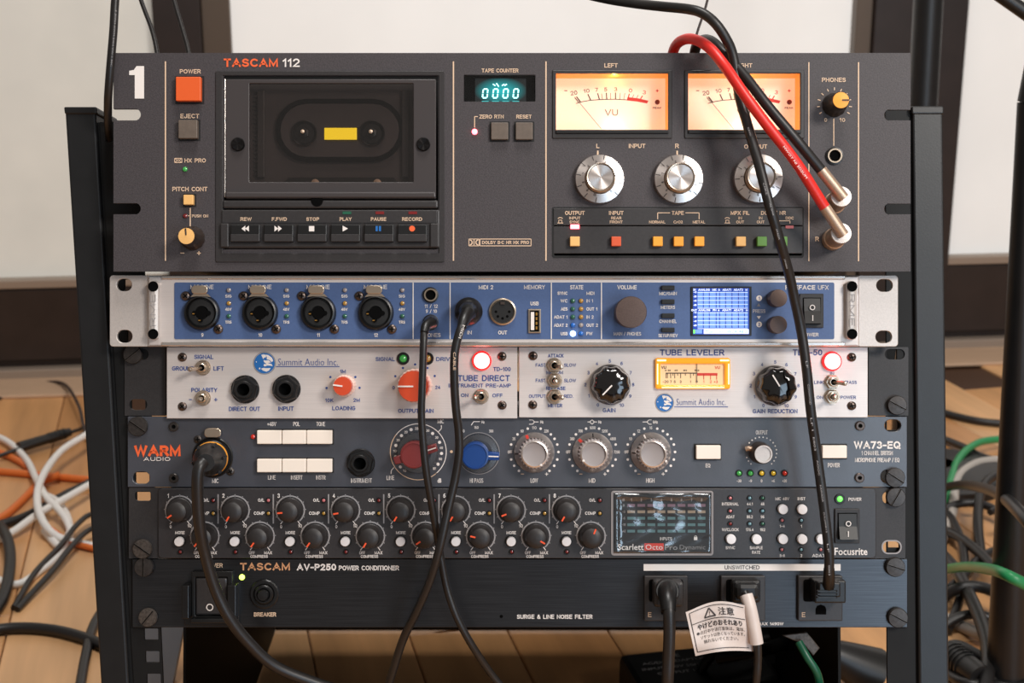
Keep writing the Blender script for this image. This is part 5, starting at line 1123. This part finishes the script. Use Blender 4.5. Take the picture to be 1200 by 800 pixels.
P1 = [(966.5, 243, -.045), (934, 192, -.052), (898, 145.5, -.056), (873.5, 112.5, -.058), (848.8, 76.8, -.056), (829.5, 54.5, -.046), (810, 45.5, -.030), (795, 50, -.012), (788, 64, .006), (785, 90, .02), (780, 150, .06)]
rc = cable('red_patch_cable', 'bright red audio lead looped over the deck into the lower angled plug', 'red_cable', P1, 6.3)
ctext(rc, 'HWOY NI 3D2UM', 932, 190, 54, 46, 2.6, -.0575)
angled_plug(rc, 975.6, 281, 985.5, 273.5, 966.5, 243, -.045)
P2 = [(962, 199, -.045), (934, 165, -.050), (901, 126, -.051), (873.5, 90.5, -.048), (850, 64, -.042), (836, 50, -.032), (826, 46.5, -.018), (817, 52, -.004), (813, 70, .008), (812, 110, .03)]
bc = cable('black_patch_cable', 'black audio lead beside the red one, ending in the upper angled plug', 'blk_cable', P2, 6.3)
angled_plug(bc, 976, 240, 985.5, 230.5, 962, 199, -.045)
# the long mains lead across all the units
P3 = [(640, -18, .05), (702, -3, .02), (740, 3.5, -.005), (775, 7.5, -.03), (805, 10.5, -.045), (822, 15, -.05), (837, 26, -.052), (850, 44, -.050), (859, 66, -.047), (866.5, 112, -.046), (875, 143, -.047), (888.5, 189.5, -.056), (901.5, 240, -.060), (912, 276, -.056), (924, 318, -.046), (931, 350, -.040), (938.5, 385, -.036), (945, 430, -.036), (950, 480, -.034), (957, 530, -.030), (963, 575, -.030), (968.5, 620, -.032), (971.5, 650, -.032), (971.5, 672, -.030)]
mc = cable('mains_cable', 'long black mains lead hanging across every unit into the right outlet', 'blk_cable', P3, 5.9)
for tx, px, py, a, w in (('KAWA', 878.5, 155, 73, 12), ('CABLES', 897, 222, 74, 16), ('AJ 008', 904, 245, 74, 15), ('KAWADA', 911, 272, 74, 18), ('(01)0000', 920, 306, 76, 18), ('LF', 945.5, 427, 84, 8), ('CONWOOD', 948.5, 462, 84, 24), ('LF I', 951.5, 497, 83, 15), ('E803', 954.5, 520, 83, 16), ('AOOC', 959, 548, 83, 18), ('KAWADA', 963, 578, 82, 20), ('(UL)00815', 967, 612, 83, 24), ('LF', 970.5, 642, 85, 10), ('0003', 971.8, 668, 88, 12)):
    Yc = [(p[1], p[2]) for p in P3 if p[1] > 60]
    Yy = next((y0 + (y1 - y0) * (py - a0) / (a1 - a0) for (a0, y0), (a1, y1) in zip(Yc, Yc[1:]) if a0 <= py <= a1), -.05)
    if w: ctext(mc, tx, px, py, a, w, 2.1, Yy - .0040, 'greyprint')
s = po.s
def plugbox(t, name, px, py, w, h, Ya, Yb, m='blk', bev=.001):
    c = at(px, py, Ya); return link(name, box(w * po.s, h * po.s, Ya - Yb, bev), X[m], t, c - t.location)
pb = plugbox(mc, 'mains_plug', 967, 688.5, 36, 26, -.0025, -.017); plugbox(mc, 'plug_grip', 968.5, 688, 25, 17, -.016, -.025)
for k in range(3): plugbox(mc, 'grip_rib', 968.5, 692 + 3.6 * k, 24, 1.8, -.0245, -.026)
link('strain_relief', tube([tuple(at(970.5, 688, -.022) - mc.location), tuple(at(971.5, 678, -.028) - mc.location), tuple(at(971.5, 666, -.0305) - mc.location)], 7.4 * s, 14, 3, True, 6.2 * s), X['blk'], mc)
# headphone lead, MIDI lead
P4 = [(501, 381, -.034), (497.5, 387, -.040), (496.5, 400, -.043), (495.5, 430, -.044), (494.5, 460, -.044), (494, 490, -.042), (498, 540, -.040), (504, 580, -.036), (511, 620, -.030), (517, 655, -.026), (524, 690, -.024), (535, 722, -.024), (552, 754, -.02), (574, 787, -.01), (600, 820, 0), (640, 880, .03)]
hc = cable('headphone_cable', 'thin black lead from the phones socket, crossing to the lower right', 'blk_cable', P4, 4.4)
link('jack_plug', tube([tuple(at(505, 377.5, -.0125) - hc.location), tuple(at(504.5, 378, -.024) - hc.location), tuple(at(503, 380, -.034) - hc.location)], 8.2 * s, 20, 3, True, 7.0 * s), X['blk'], hc)
link('plug_elbow', tube([tuple(at(506, 378, -.033) - hc.location), tuple(at(499.5, 381.5, -.0385) - hc.location), tuple(at(497, 390, -.042) - hc.location)], 6.8 * s, 16, 4, True, 4.6 * s), X['blk'], hc)
P5 = [(545.5, 368, -.036), (543, 376, -.043), (539, 388, -.047), (535, 402, -.048), (532.5, 420, -.048), (532.5, 450, -.046), (534.5, 480, -.043), (537.5, 505, -.040), (538, 530, -.038), (533.5, 560, -.036), (525.5, 595, -.036), (515.5, 640, -.036), (504, 680, -.030), (488, 717, -.022), (472, 750, -.012), (456, 800, .0), (440, 850, .02)]
di = cable('midi_cable', 'thick black lead from the round five-pin socket, running down and left', 'blk_cable', P5, 5.0)
link('din_plug', lathe([(16.2 * ri.s, 0), (16.4 * ri.s, .009), (15.4 * ri.s, .0125), (11 * ri.s, .015), (9.6 * ri.s, .021), (7.4 * ri.s, .025), (0, .0255)], 36), X['blk'], di, at(549.5, 365, -.0128) - di.location)
link('strain_relief', tube([tuple(at(548, 366.5, -.036) - di.location), tuple(at(544, 374, -.042) - di.location), tuple(at(541, 383, -.0455) - di.location)], 8.2 * s, 16, 4, True, 5.4 * s), X['blk'], di)
ctext(di, 'MIDI', 541.2, 388.5, 108, 16, 3, -.0525); ctext(di, 'CABLE', 532.6, 423, 90, 21, 3, -.0525, 'cream')
# microphone lead
P6 = [(238.5, 541, -.052), (233.5, 548, -.055), (231.5, 562, -.055), (232, 590, -.052), (234.5, 620, -.048), (240.5, 650, -.042), (252.5, 690, -.036), (268, 722, -.032), (290, 751, -.026), (322, 780, -.018), (370, 800, -.01), (440, 822, .0)]
xc = cable('microphone_cable', 'thick black lead with an orange-ringed plug in the blue-grey preamp', 'blk_cable', P6, 6.9)
a = at(249.4, 535.5, -.003); c = at(240.5, 542, -.05); ax = (c - a).normalized(); rot = ax.to_track_quat('-Y', 'Z').to_euler(); L = (c - a).length
xp = link('microphone_plug', lathe([(18.4 * s, 0), (18.6 * s, L * .20), (18.8 * s, L * .34), (18.4 * s, L * .5), (16.8 * s, L * .68), (13.5 * s, L * .80), (10.6 * s, L * .86), (9.8 * s, L), (0, L)], 44), X['rubber'], xc, a - xc.location, rot)
link('orange_ring', lathe([(19.0 * s, L * .24), (19.5 * s, L * .26), (19.5 * s, L * .32), (18.8 * s, L * .345)], 44), X['btnamber'], xp)
for k in range(6):
    an = rad(60 * k + 20); link('grip_pad', tube([(17.9 * s * math.sin(an), -L * .42, 17.9 * s * math.cos(an)), (17.8 * s * math.sin(an), -L * .55, 17.8 * s * math.cos(an)), (15.6 * s * math.sin(an), -L * .7, 15.6 * s * math.cos(an))], 2.2 * s, 8, 3), X['blk'], xp)
# the other two mains plugs
P7 = [(783, 706, -.032), (784, 716, -.036), (784.5, 740, -.036), (783.5, 770, -.034), (782, 805, -.030), (780, 860, -.01)]
m1 = cable('mains_cable', 'thick black mains lead plugged into the left outlet, hanging straight down', 'blk_cable', P7, 7.2)
plugbox(m1, 'mains_plug', 781, 692, 34, 30, -.0025, -.016, 'deckdark', .002)
link('strain_relief', tube([tuple(at(782, 690, -.014) - m1.location), tuple(at(782, 694, -.024) - m1.location), tuple(at(782.6, 702, -.031) - m1.location), tuple(at(783.6, 716, -.0355) - m1.location)], 12.5 * s, 22, 4, True, 8.2 * s), X['blk'], m1)
for k in range(3): link('relief_ring', lathe([(13.4 * s, 0), (13.6 * s, .0008), (12.8 * s, .0016), (10 * s, .0016)], 28), X['blk'], m1, at(782, 691 + 1.3 * k, -.016 - .003 * k) - m1.location, (rad(-14 - 8 * k), 0, 0))
P8 = [(873, 694, -.030), (878, 706, -.034), (883, 730, -.036), (887.5, 752, -.036), (888, 775, -.034), (886, 800, -.030), (880, 850, -.01)]
m2 = cable('mains_cable', 'black mains lead in the middle outlet, its neck wrapped in a white caution tag', 'blk_cable', P8, 4.6)
plugbox(m2, 'mains_plug', 872, 690, 33, 27, -.0025, -.012, 'blk', .002); plugbox(m2, 'plug_grip', 873, 690, 27, 20, -.011, -.022, 'blk', .003)
link('tag_wrap', tube([tuple(at(874.5, 697, -.033) - m2.location), tuple(at(879, 712, -.0355) - m2.location), tuple(at(883.5, 734, -.0365) - m2.location), tuple(at(887, 754, -.0365) - m2.location)], 7.4 * s, 20, 4), X['tag'], m2)
# caution tag: curved paper sheet with its print
TC = [((803.5, 717), (876, 709)), ((815, 768.5), (883, 763))]
def tagpt(u_, w_, lift=0):
    tx = TC[0][0][0] + (TC[0][1][0] - TC[0][0][0]) * u_; ty = TC[0][0][1] + (TC[0][1][1] - TC[0][0][1]) * u_ - 8.5 * math.sin(math.pi * min(u_ * 1.02, 1)) ** 1.2
    bx = TC[1][0][0] + (TC[1][1][0] - TC[1][0][0]) * u_; by = TC[1][0][1] + (TC[1][1][1] - TC[1][0][1]) * u_ - 3 * math.sin(math.pi * u_)
    px = tx + (bx - tx) * w_; py = ty + (by - ty) * w_
    Y = -.042 + .006 * u_ + .0016 * math.sin(u_ * 6 + w_ * 2) + .0012 * math.sin(w_ * 7 - u_ * 5) * w_
    return at(px, py, Y - lift) - m2.location
nx, ny = 22, 16; v = []; f = []
for sd in (0, .00025):
    for j in range(ny + 1):
        for i in range(nx + 1): v.append(tuple(tagpt(i / nx, j / ny, sd)))
N0 = (nx + 1) * (ny + 1)
for j in range(ny):
    for i in range(nx): a = j * (nx + 1) + i; f.append((a, a + 1, a + nx + 2, a + nx + 1)); f.append((a + N0, a + N0 + nx + 1, a + N0 + nx + 2, a + N0 + 1))
tg = link('caution_tag', mk('tag', v, f, 60), X['tag'], m2, label='creased white caution tag with printed warning')
tv, tf = [], []
def tagprint(vs, fs):
    n = len(tv); tv.extend(tuple(tagpt(u_, w_, .0006)) for u_, w_ in vs); tf.extend(tuple(i + n for i in q_) for q_ in fs)
def tagtxt(t, uc, wc, w, h, bold=0.0):
    vs, fs, tw, th = text_raw(t, bold); tagprint([(uc + x * w / tw, wc - y * h / th) for x, y in vs], fs)
def tagline(u0, w0, u1, w1, th_=.012, n=14):
    L = math.hypot(u1 - u0, w1 - w0); nx_, nw = -(w1 - w0) / L * th_, (u1 - u0) / L * th_ * 1.3; vs = []
    for i in range(n + 1):
        uu = u0 + (u1 - u0) * i / n; ww = w0 + (w1 - w0) * i / n; vs += [(uu - nx_ / 2, ww - nw / 2), (uu + nx_ / 2, ww + nw / 2)]
    tagprint(vs, [(2 * i, 2 * i + 1, 2 * i + 3, 2 * i + 2) for i in range(n)])
for q_ in ((.05, .06, .93, .06), (.05, .06, .05, .93), (.05, .93, .93, .93), (.05, .32, .93, .32)): tagline(*q_)
for q_ in ((.27, .27, .36, .10), (.36, .10, .45, .27), (.27, .27, .45, .27)): tagline(*q_, .02, 3)
tagtxt('!', .36, .205, .012, .09); tagtxt('注意', .63, .19, .26, .16, .012); tagtxt('やけどのおそれあり', .50, .42, .74, .12, .03)
tagtxt('●点灯中や消灯直後は、電球、', .50, .545, .80, .075); tagtxt('ソケットは熱くなっています。', .52, .645, .74, .075); tagtxt('触れないでください。', .48, .745, .58, .075)
me = bpy.data.meshes.new('lettering'); me.from_pydata(tv, [], tf); me.update(); link('lettering', me, X['dark'], tg, (0, 0, 0))

# leads at the left of the deck and behind it
P9 = [(140, -60, -.030), (135, 0, -.030), (133, 35, -.030), (130.5, 65, -.029), (128, 95, -.026), (126.5, 120, -.020), (127, 150, -.006), (130, 175, .015)]
lc = cable('signal_cable', 'black lead hanging down past the left edge of the deck', 'blk_cable', P9, 4.8)
ctext(lc, 'E 30723 AWM 2464 VW-1 80C', 133.2, 45, 95, 66, 1.8, -.0335, 'greyprint')
cable('signal_cable', 'thin black lead against the left window, curving behind the deck', 'blk_cable', [(155, -30, .16), (168, 8, .16), (178, 35, .16), (184, 62, .16), (188, 100, .16), (190, 140, .2)], 2.6)
cable('signal_cable', 'thin black lead in front of the dark window frame', 'blk_cable', [(196, -30, .2), (205, 5, .2), (213, 32, .2), (221, 62, .2), (228, 110, .2)], 2.6)
cable('signal_cable', 'thin brown lead rising behind the red loop', 'brn_cable', [(836, -30, .1), (827, 8, .1), (818, 35, .1), (810, 64, .1), (803, 110, .1)], 1.5)

# ---------------------------------------------------------------- stands at the right
st = thing('stand_pole', 'round black pole standing behind the right rack post', 'stand', (0, 0, 0), rack=False)
p_ = onfloor(1088, 560); st.location = (p_.x, p_.y, 0)
tp = CAMW + ray(1088, 0) * ((p_.y - CAMW.y) / ray(1088, 0).y); bt = Vector((tp.x + .012, p_.y, .02))
link('pole', tube([tuple(bt - st.location), tuple(tp + (tp - bt) * .5 - st.location)], .0175, 24), X['rack'], st)
link('base', lathe([(.09, 0), (.09, .012), (.03, .02), (.02, .022)], 40), X['rack'], st, (0.012, 0, 0), (rad(-90), 0, 0))
s2 = thing('speaker_stand', 'black slanted stand leg at the right edge of the picture', 'stand', (0, 0, 0), rack=False)
def pt_at(px, py, y): r = ray(px, py); return CAMW + r * ((y - CAMW.y) / r.y)
a = pt_at(1206, 120, .33); b_ = pt_at(1180, 800, .33); dirn = (b_ - a).normalized(); ft = b_ + dirn * (-(b_.z - .02) / dirn.z if dirn.z else 0)
s2.location = (ft.x, ft.y, 0)
link('leg', tube([tuple(ft - s2.location), tuple(a - s2.location)], .0185, 24, 4, True, .0095), X['rack'], s2)
link('foot', lathe([(.03, 0), (.03, .012), (.022, .02), (0, .02)], 24), X['rubber'], s2, (0, 0, 0), (rad(-90), 0, 0))
tp2 = pt_at(1172, -6, .33); b2_ = pt_at(1212, 22, .33)
link('top_bar', tube([tuple(tp2 + (tp2 - b2_) - s2.location), tuple(b2_ + (b2_ - tp2) * .3 - s2.location)], .006, 12), X['rack'], s2)
link('upright', tube([tuple(a - s2.location), tuple(b2_ + (b2_ - tp2) * .3 - s2.location)], .0095, 16), X['rack'], s2)

# ---------------------------------------------------------------- cables on the floor
def fcable(name, label, m, pts, r, group=None, seg=10):
    P = [onfloor(x, y, r + h) for x, y, h in pts]
    for p in P:                                       # stay in front of the wall
        lim = WO.y + (p.x - WO.x) * math.tan(YAW) - .03
        if p.y > lim: p.y = lim
    group = group or (('leads lying on the left floor' if pts[1][0] < 600 else 'leads heaped on the right floor'))
    t = thing(name, label, 'cable', (P[0].x, P[0].y, 0), group, rack=False)
    link('jacket', tube([tuple(p - t.location) for p in P], r, seg, 7), X[m], t)
    return t
fcable('floor_cable', 'dark red and black thin lead arching over the floor near the skirting, left', 'brn_cable', [(-30, 480, 0), (20, 458, 0), (50, 448, 0), (75, 450, .01), (92, 475, .02), (100, 505, .01), (120, 540, 0)], .0024)
ic = fcable('inline_connector_cable', 'black lead with a moulded inline connector on the left floor', 'blk_cable', [(135, 482, 0), (100, 500, .005), (84, 506, .012), (40, 520, .012), (10, 530, .008), (-30, 545, 0)], .0026)
a = onfloor(82, 506, .015); b_ = onfloor(22, 524, .013); link('connector', tube([tuple(a - ic.location), tuple((a * 2 + b_) / 3 - ic.location), tuple(b_ - ic.location)], .006, 14, 4, True, .0075), X['rubber'], ic)
for k in range(5): 
    c = a.lerp(b_, .1 + .07 * k); link('grip_ring', tube([tuple(c - ic.location), tuple(c + (b_ - a).normalized() * .004 - ic.location)], .0076, 14), X['blk'], ic)
fcable('white_cable', 'white lead entering at the left edge and ending in a loop', 'white_cable', [(-30, 505, .0), (5, 515, .004), (30, 537, .006), (42, 560, .012), (54, 582, .02), (66, 594, .014), (78, 610, .006), (82, 626, .0), (70, 640, 0), (52, 622, 0)], .0045)
fcable('white_cable', 'white lead making the big loop beside the left post', 'white_cable', [(130, 490, .02), (100, 510, .024), (70, 530, .026), (48, 562, .026), (44, 592, .022), (55, 618, .012), (75, 632, .0), (110, 640, 0), (150, 645, 0)], .0047)
fcable('white_cable', 'long white lead crossing from the left edge up towards the rack', 'white_cable', [(-20, 640, .0), (12, 625, .003), (45, 602, .01), (75, 585, .016), (105, 568, .014), (140, 550, .006)], .0047)
fcable('white_cable', 'white lead curving low at the left edge, under the black ones', 'white_cable', [(-25, 660, 0), (0, 680, 0), (22, 684, 0), (45, 670, .0), (68, 650, .0), (82, 618, 0), (70, 590, .004), (50, 578, .004)], .0042)
fcable('orange_cable', 'upper orange lead running straight from the left edge to the rack', 'orange_cable', [(-30, 550, 0), (20, 554, 0), (60, 558, 0), (105, 562, .0), (150, 566, 0)], .0048)
fcable('orange_cable', 'orange lead slanting up from the left edge', 'orange_cable', [(-30, 520, 0), (0, 530, 0), (22, 540, 0), (34, 548, 0)], .0045)
fcable('orange_cable', 'lower orange lead slanting from the left edge under the white loop', 'orange_cable', [(-30, 622, 0), (5, 604, 0), (30, 582, .0), (46, 566, 0), (70, 556, .008)], .0048)
fcable('orange_cable', 'short orange lead showing by the post below the white loop', 'orange_cable', [(60, 620, .004), (80, 634, .0), (100, 640, .002), (140, 648, 0)], .0035)
fcable('black_cable', 'flat black lead crossing under the white ones on the left', 'blk_cable', [(-30, 620, 0), (10, 612, 0), (40, 600, 0), (75, 580, 0), (100, 568, 0), (140, 545, 0)], .0055)
fcable('black_cable', 'black lead bulging in from the left edge', 'blk_cable', [(-60, 640, 0), (-8, 616, 0), (6, 625, .01), (12, 650, .01), (8, 685, .005), (-6, 715, .0), (-40, 750, 0)], .0062)
fcable('black_cable', 'pair of thin black wires, upper strand, doubled back by the left post', 'blk_cable', [(140, 600, .01), (108, 602, .012), (90, 615, .012), (70, 640, .008), (40, 672, .004), (16, 712, .0)], .0032)
fcable('black_cable', 'pair of thin black wires, lower strand, reaching the floor at left', 'blk_cable', [(140, 610, .014), (106, 620, .012), (84, 640, .010), (62, 668, .006), (40, 692, .003), (20, 714, .0)], .0034)
fcable('black_cable', 'black lead bowed across the lower left floor', 'blk_cable', [(-40, 745, 0), (10, 736, 0), (55, 737, 0), (95, 746, 0), (135, 762, 0)], .0058)
fcable('black_cable', 'steep black lead at the foot of the left post', 'blk_cable', [(140, 690, 0), (112, 728, 0), (100, 770, 0), (90, 830, 0)], .005)
# right side heap
fcable('green_cable', 'upper green lead arching on the right floor', 'green_cable', [(1100, 600, 0), (1112, 570, .01), (1122, 540, .014), (1140, 522, .014), (1165, 515, .01), (1230, 512, 0)], .005)
fcable('green_cable', 'lower green lead lying across the black coils on the right', 'green_cable', [(1100, 668, .02), (1130, 664, .06), (1160, 667, .13), (1185, 676, .155), (1240, 705, .12)], .005)
fcable('grey_cable', 'pale grey lead looping behind the black coils on the right', 'grey_cable', [(1100, 640, 0), (1116, 600, .002), (1120, 565, .008), (1135, 548, .01), (1160, 540, .006), (1220, 538, 0)], .0062)
fcable('grey_cable', 'pale grey lead low in the right heap', 'grey_cable', [(1100, 720, 0), (1130, 735, .0), (1160, 745, .01), (1185, 735, .01), (1230, 720, .0)], .006)
R1 = [[(1100, 482, 0), (1130, 490, 0), (1160, 495, 0), (1230, 500, 0)], [(1100, 512, 0), (1130, 524, .004), (1160, 538, .004), (1230, 550, 0)],
 [(1100, 572, .01), (1130, 568, .05), (1165, 576, .15), (1195, 600, .21), (1235, 650, .2)], [(1150, 655, 0), (1146, 610, .01), (1150, 575, .02), (1165, 558, .02), (1200, 552, .01), (1240, 560, 0)],
 [(1098, 600, .0), (1125, 590, .012), (1155, 592, .014), (1185, 610, .01), (1230, 640, 0)], [(1098, 618, .0), (1125, 630, .01), (1155, 655, .016), (1185, 690, .016), (1230, 720, 0)],
 [(1095, 640, .0), (1120, 668, .014), (1140, 705, .02), (1155, 745, .02), (1158, 780, .02), (1150, 830, 0)], [(1098, 700, .0), (1125, 680, .01), (1155, 650, .01), (1200, 640, .01)],
 [(1098, 708, .0), (1120, 690, .02), (1150, 688, .024), (1190, 705, .02), (1240, 730, 0)], [(1098, 740, .0), (1125, 722, .012), (1155, 722, .012), (1200, 740, 0)],
 [(1098, 765, 0), (1120, 756, .014), (1150, 770, .016), (1200, 800, .01)], [(1098, 590, 0), (1118, 612, .008), (1130, 650, .01), (1125, 700, .01), (1110, 740, .0)],
 [(1098, 780, 0), (1130, 800, .01), (1165, 796, .012), (1195, 770, .01), (1235, 740, 0)], [(1160, 600, .03), (1190, 590, .03), (1240, 600, .02)]]
RL = ('black lead lying straight at the top of the right floor', 'black lead just beneath the topmost one on the right floor', 'black lead arching over the upper right heap', 'black lead bent in a tight hook beside the right stand',
 'black lead passing under the arch in the right heap', 'black lead slanting down through the right heap', 'thick black lead curving down steeply at the right post', 'black lead rising left to right beneath the lower green one',
 'black lead bowed just under the lower green lead', 'black lead in the low middle of the right heap', 'black lead near the bottom of the right heap', 'black lead dropping close along the right post',
 'black lead at the very bottom right of the heap', 'short black lead across the right stand leg')
for k, (p, l) in enumerate(zip(R1, RL)): fcable('black_cable', l, 'blk_cable', p, (.0055, .0052, .0056, .0058, .005, .0058, .0068, .0056, .006, .005, .0056, .0048, .005, .004)[k])
bp_ = thing('barrel_plug', 'black ribbed barrel connector lying at the foot of the right post', 'connector', (0, 0, 0), rack=False)
a = onfloor(1112, 765, .02); b_ = onfloor(1150, 795, .02); bp_.location = (a.x, a.y, 0)
link('barrel', tube([tuple(a - bp_.location), tuple((a + b_) / 2 - bp_.location), tuple(b_ - bp_.location)], .0125, 20), X['rubber'], bp_)
for k in range(5): c = a.lerp(b_, .1 + .11 * k); link('rib', tube([tuple(c - bp_.location), tuple(c.lerp(b_, .05) - bp_.location)], .0138, 18), X['blk'], bp_)

# ---------------------------------------------------------------- things under the rack
bx = thing('power_adapter', 'black mains adapter with a worn printed label, lying under the rack', 'power adapter', (0, 0, 0), rack=False)
c = onfloor(812, 800, .02); bx.location = (c.x, c.y, 0); bx.rotation_euler = (0, 0, rad(12))
me = box(.13, .045, .075, .006); link('body', me, X['blk'], bx, (0, .02, .024))
b = Batch(.001, 0, 0, 0); vs = []
for k, (t_, w) in enumerate((('CSE', 16), ('AC/DC ADAPTOR', 60), ('INPUT 100V 50/60Hz', 66), ('OUTPUT 12V', 44))):
    v_, f_, tw, th = text_raw(t_, .02)
    me = bpy.data.meshes.new('lettering'); me.from_pydata([(x * w / tw * .001, y * .0045 / th if k else y * .006 / th, 0) for x, y in v_], [], f_); me.update()
    link('lettering', me, X['greyprint'], bx, (-.02, .005 - k * .010, .0468))
ad = thing('power_adapter', 'rounded black mains adapter with a grey cord, under the right of the rack', 'power adapter', (0, 0, 0), rack=False)
c = onfloor(905, 775, .02); ad.location = (c.x, c.y, 0); ad.rotation_euler = (0, 0, rad(-8))
link('body', box(.11, .05, .06, .012), X['blk'], ad, (0, .02, .0255))
pl = thing('adapter_plug', 'dark tapered plug lying under the right end of the bottom unit', 'plug', (0, 0, 0), rack=False)
a = onfloor(960, 758, .05); b_ = onfloor(1022, 788, .02); pl.location = (b_.x, b_.y, 0)
link('body', tube([tuple(a - pl.location), tuple(a.lerp(b_, .25) - pl.location), tuple(a.lerp(b_, .6) - pl.location), tuple(b_ - pl.location)], .008, 18, 4, True, .024), X['rubber'], pl)
link('cord', tube([tuple(a - pl.location), tuple(onfloor(930, 752, .075) - pl.location), tuple(onfloor(890, 762, .085) - pl.location), tuple(onfloor(840, 770, .075) - pl.location)], .006, 12), X['blk'], pl)
gp = thing('grounding_clip', 'small pale grey earth terminal with a dark green wire, under the right outlet', 'connector', at(937, 752, .02))
me = curve_mesh([[(-.012, .005), (.004, .007), (.012, -.003), (.008, -.008), (.002, -.001)]], .004, .0006); link('terminal', me, X['screwworn'], gp, (0, 0, 0))
link('wire', tube([tuple(at(936, 752, .014) - gp.location), tuple(at(946, 770, .01) - gp.location), tuple(at(958, 790, .01) - gp.location), tuple(at(962, 820, .02) - gp.location), tuple(at(960, 870, .04) - gp.location)], .0026, 10), X['dkgreen_cable'], gp)
fcable('black_cable', 'glossy black lead on the floor left of the hanging tag', 'blk_cable', [(815, 830, 0), (818, 800, .03), (828, 775, .05), (850, 758, .06), (900, 748, .06)], .0042)
bd = thing('storage_board', 'grey-blue board leaning behind the rack at lower left', 'board', (0, 0, 0), rack=False)
c = onfloor(190, 816); bd.location = (c.x, c.y + .02, 0)
V_ = [pt_at(x, y, c.y + .02) - bd.location for x, y in ((150, 650), (232, 650), (200, 812), (150, 812))]
V_ = [tuple(p) for p in V_] + [(p.x, p.y + .012, p.z) for p in V_]
link('panel', mk('panel', V_, [(0, 3, 2, 1), (4, 5, 6, 7), (0, 1, 5, 4), (1, 2, 6, 5), (2, 3, 7, 6), (3, 0, 4, 7)]), X['greyblue'], bd)

# ---------------------------------------------------------------- tilt everything built in the rack frame into the room
for o in ROOTS:
    o.matrix_world = MR @ Matrix.Translation(o.location)
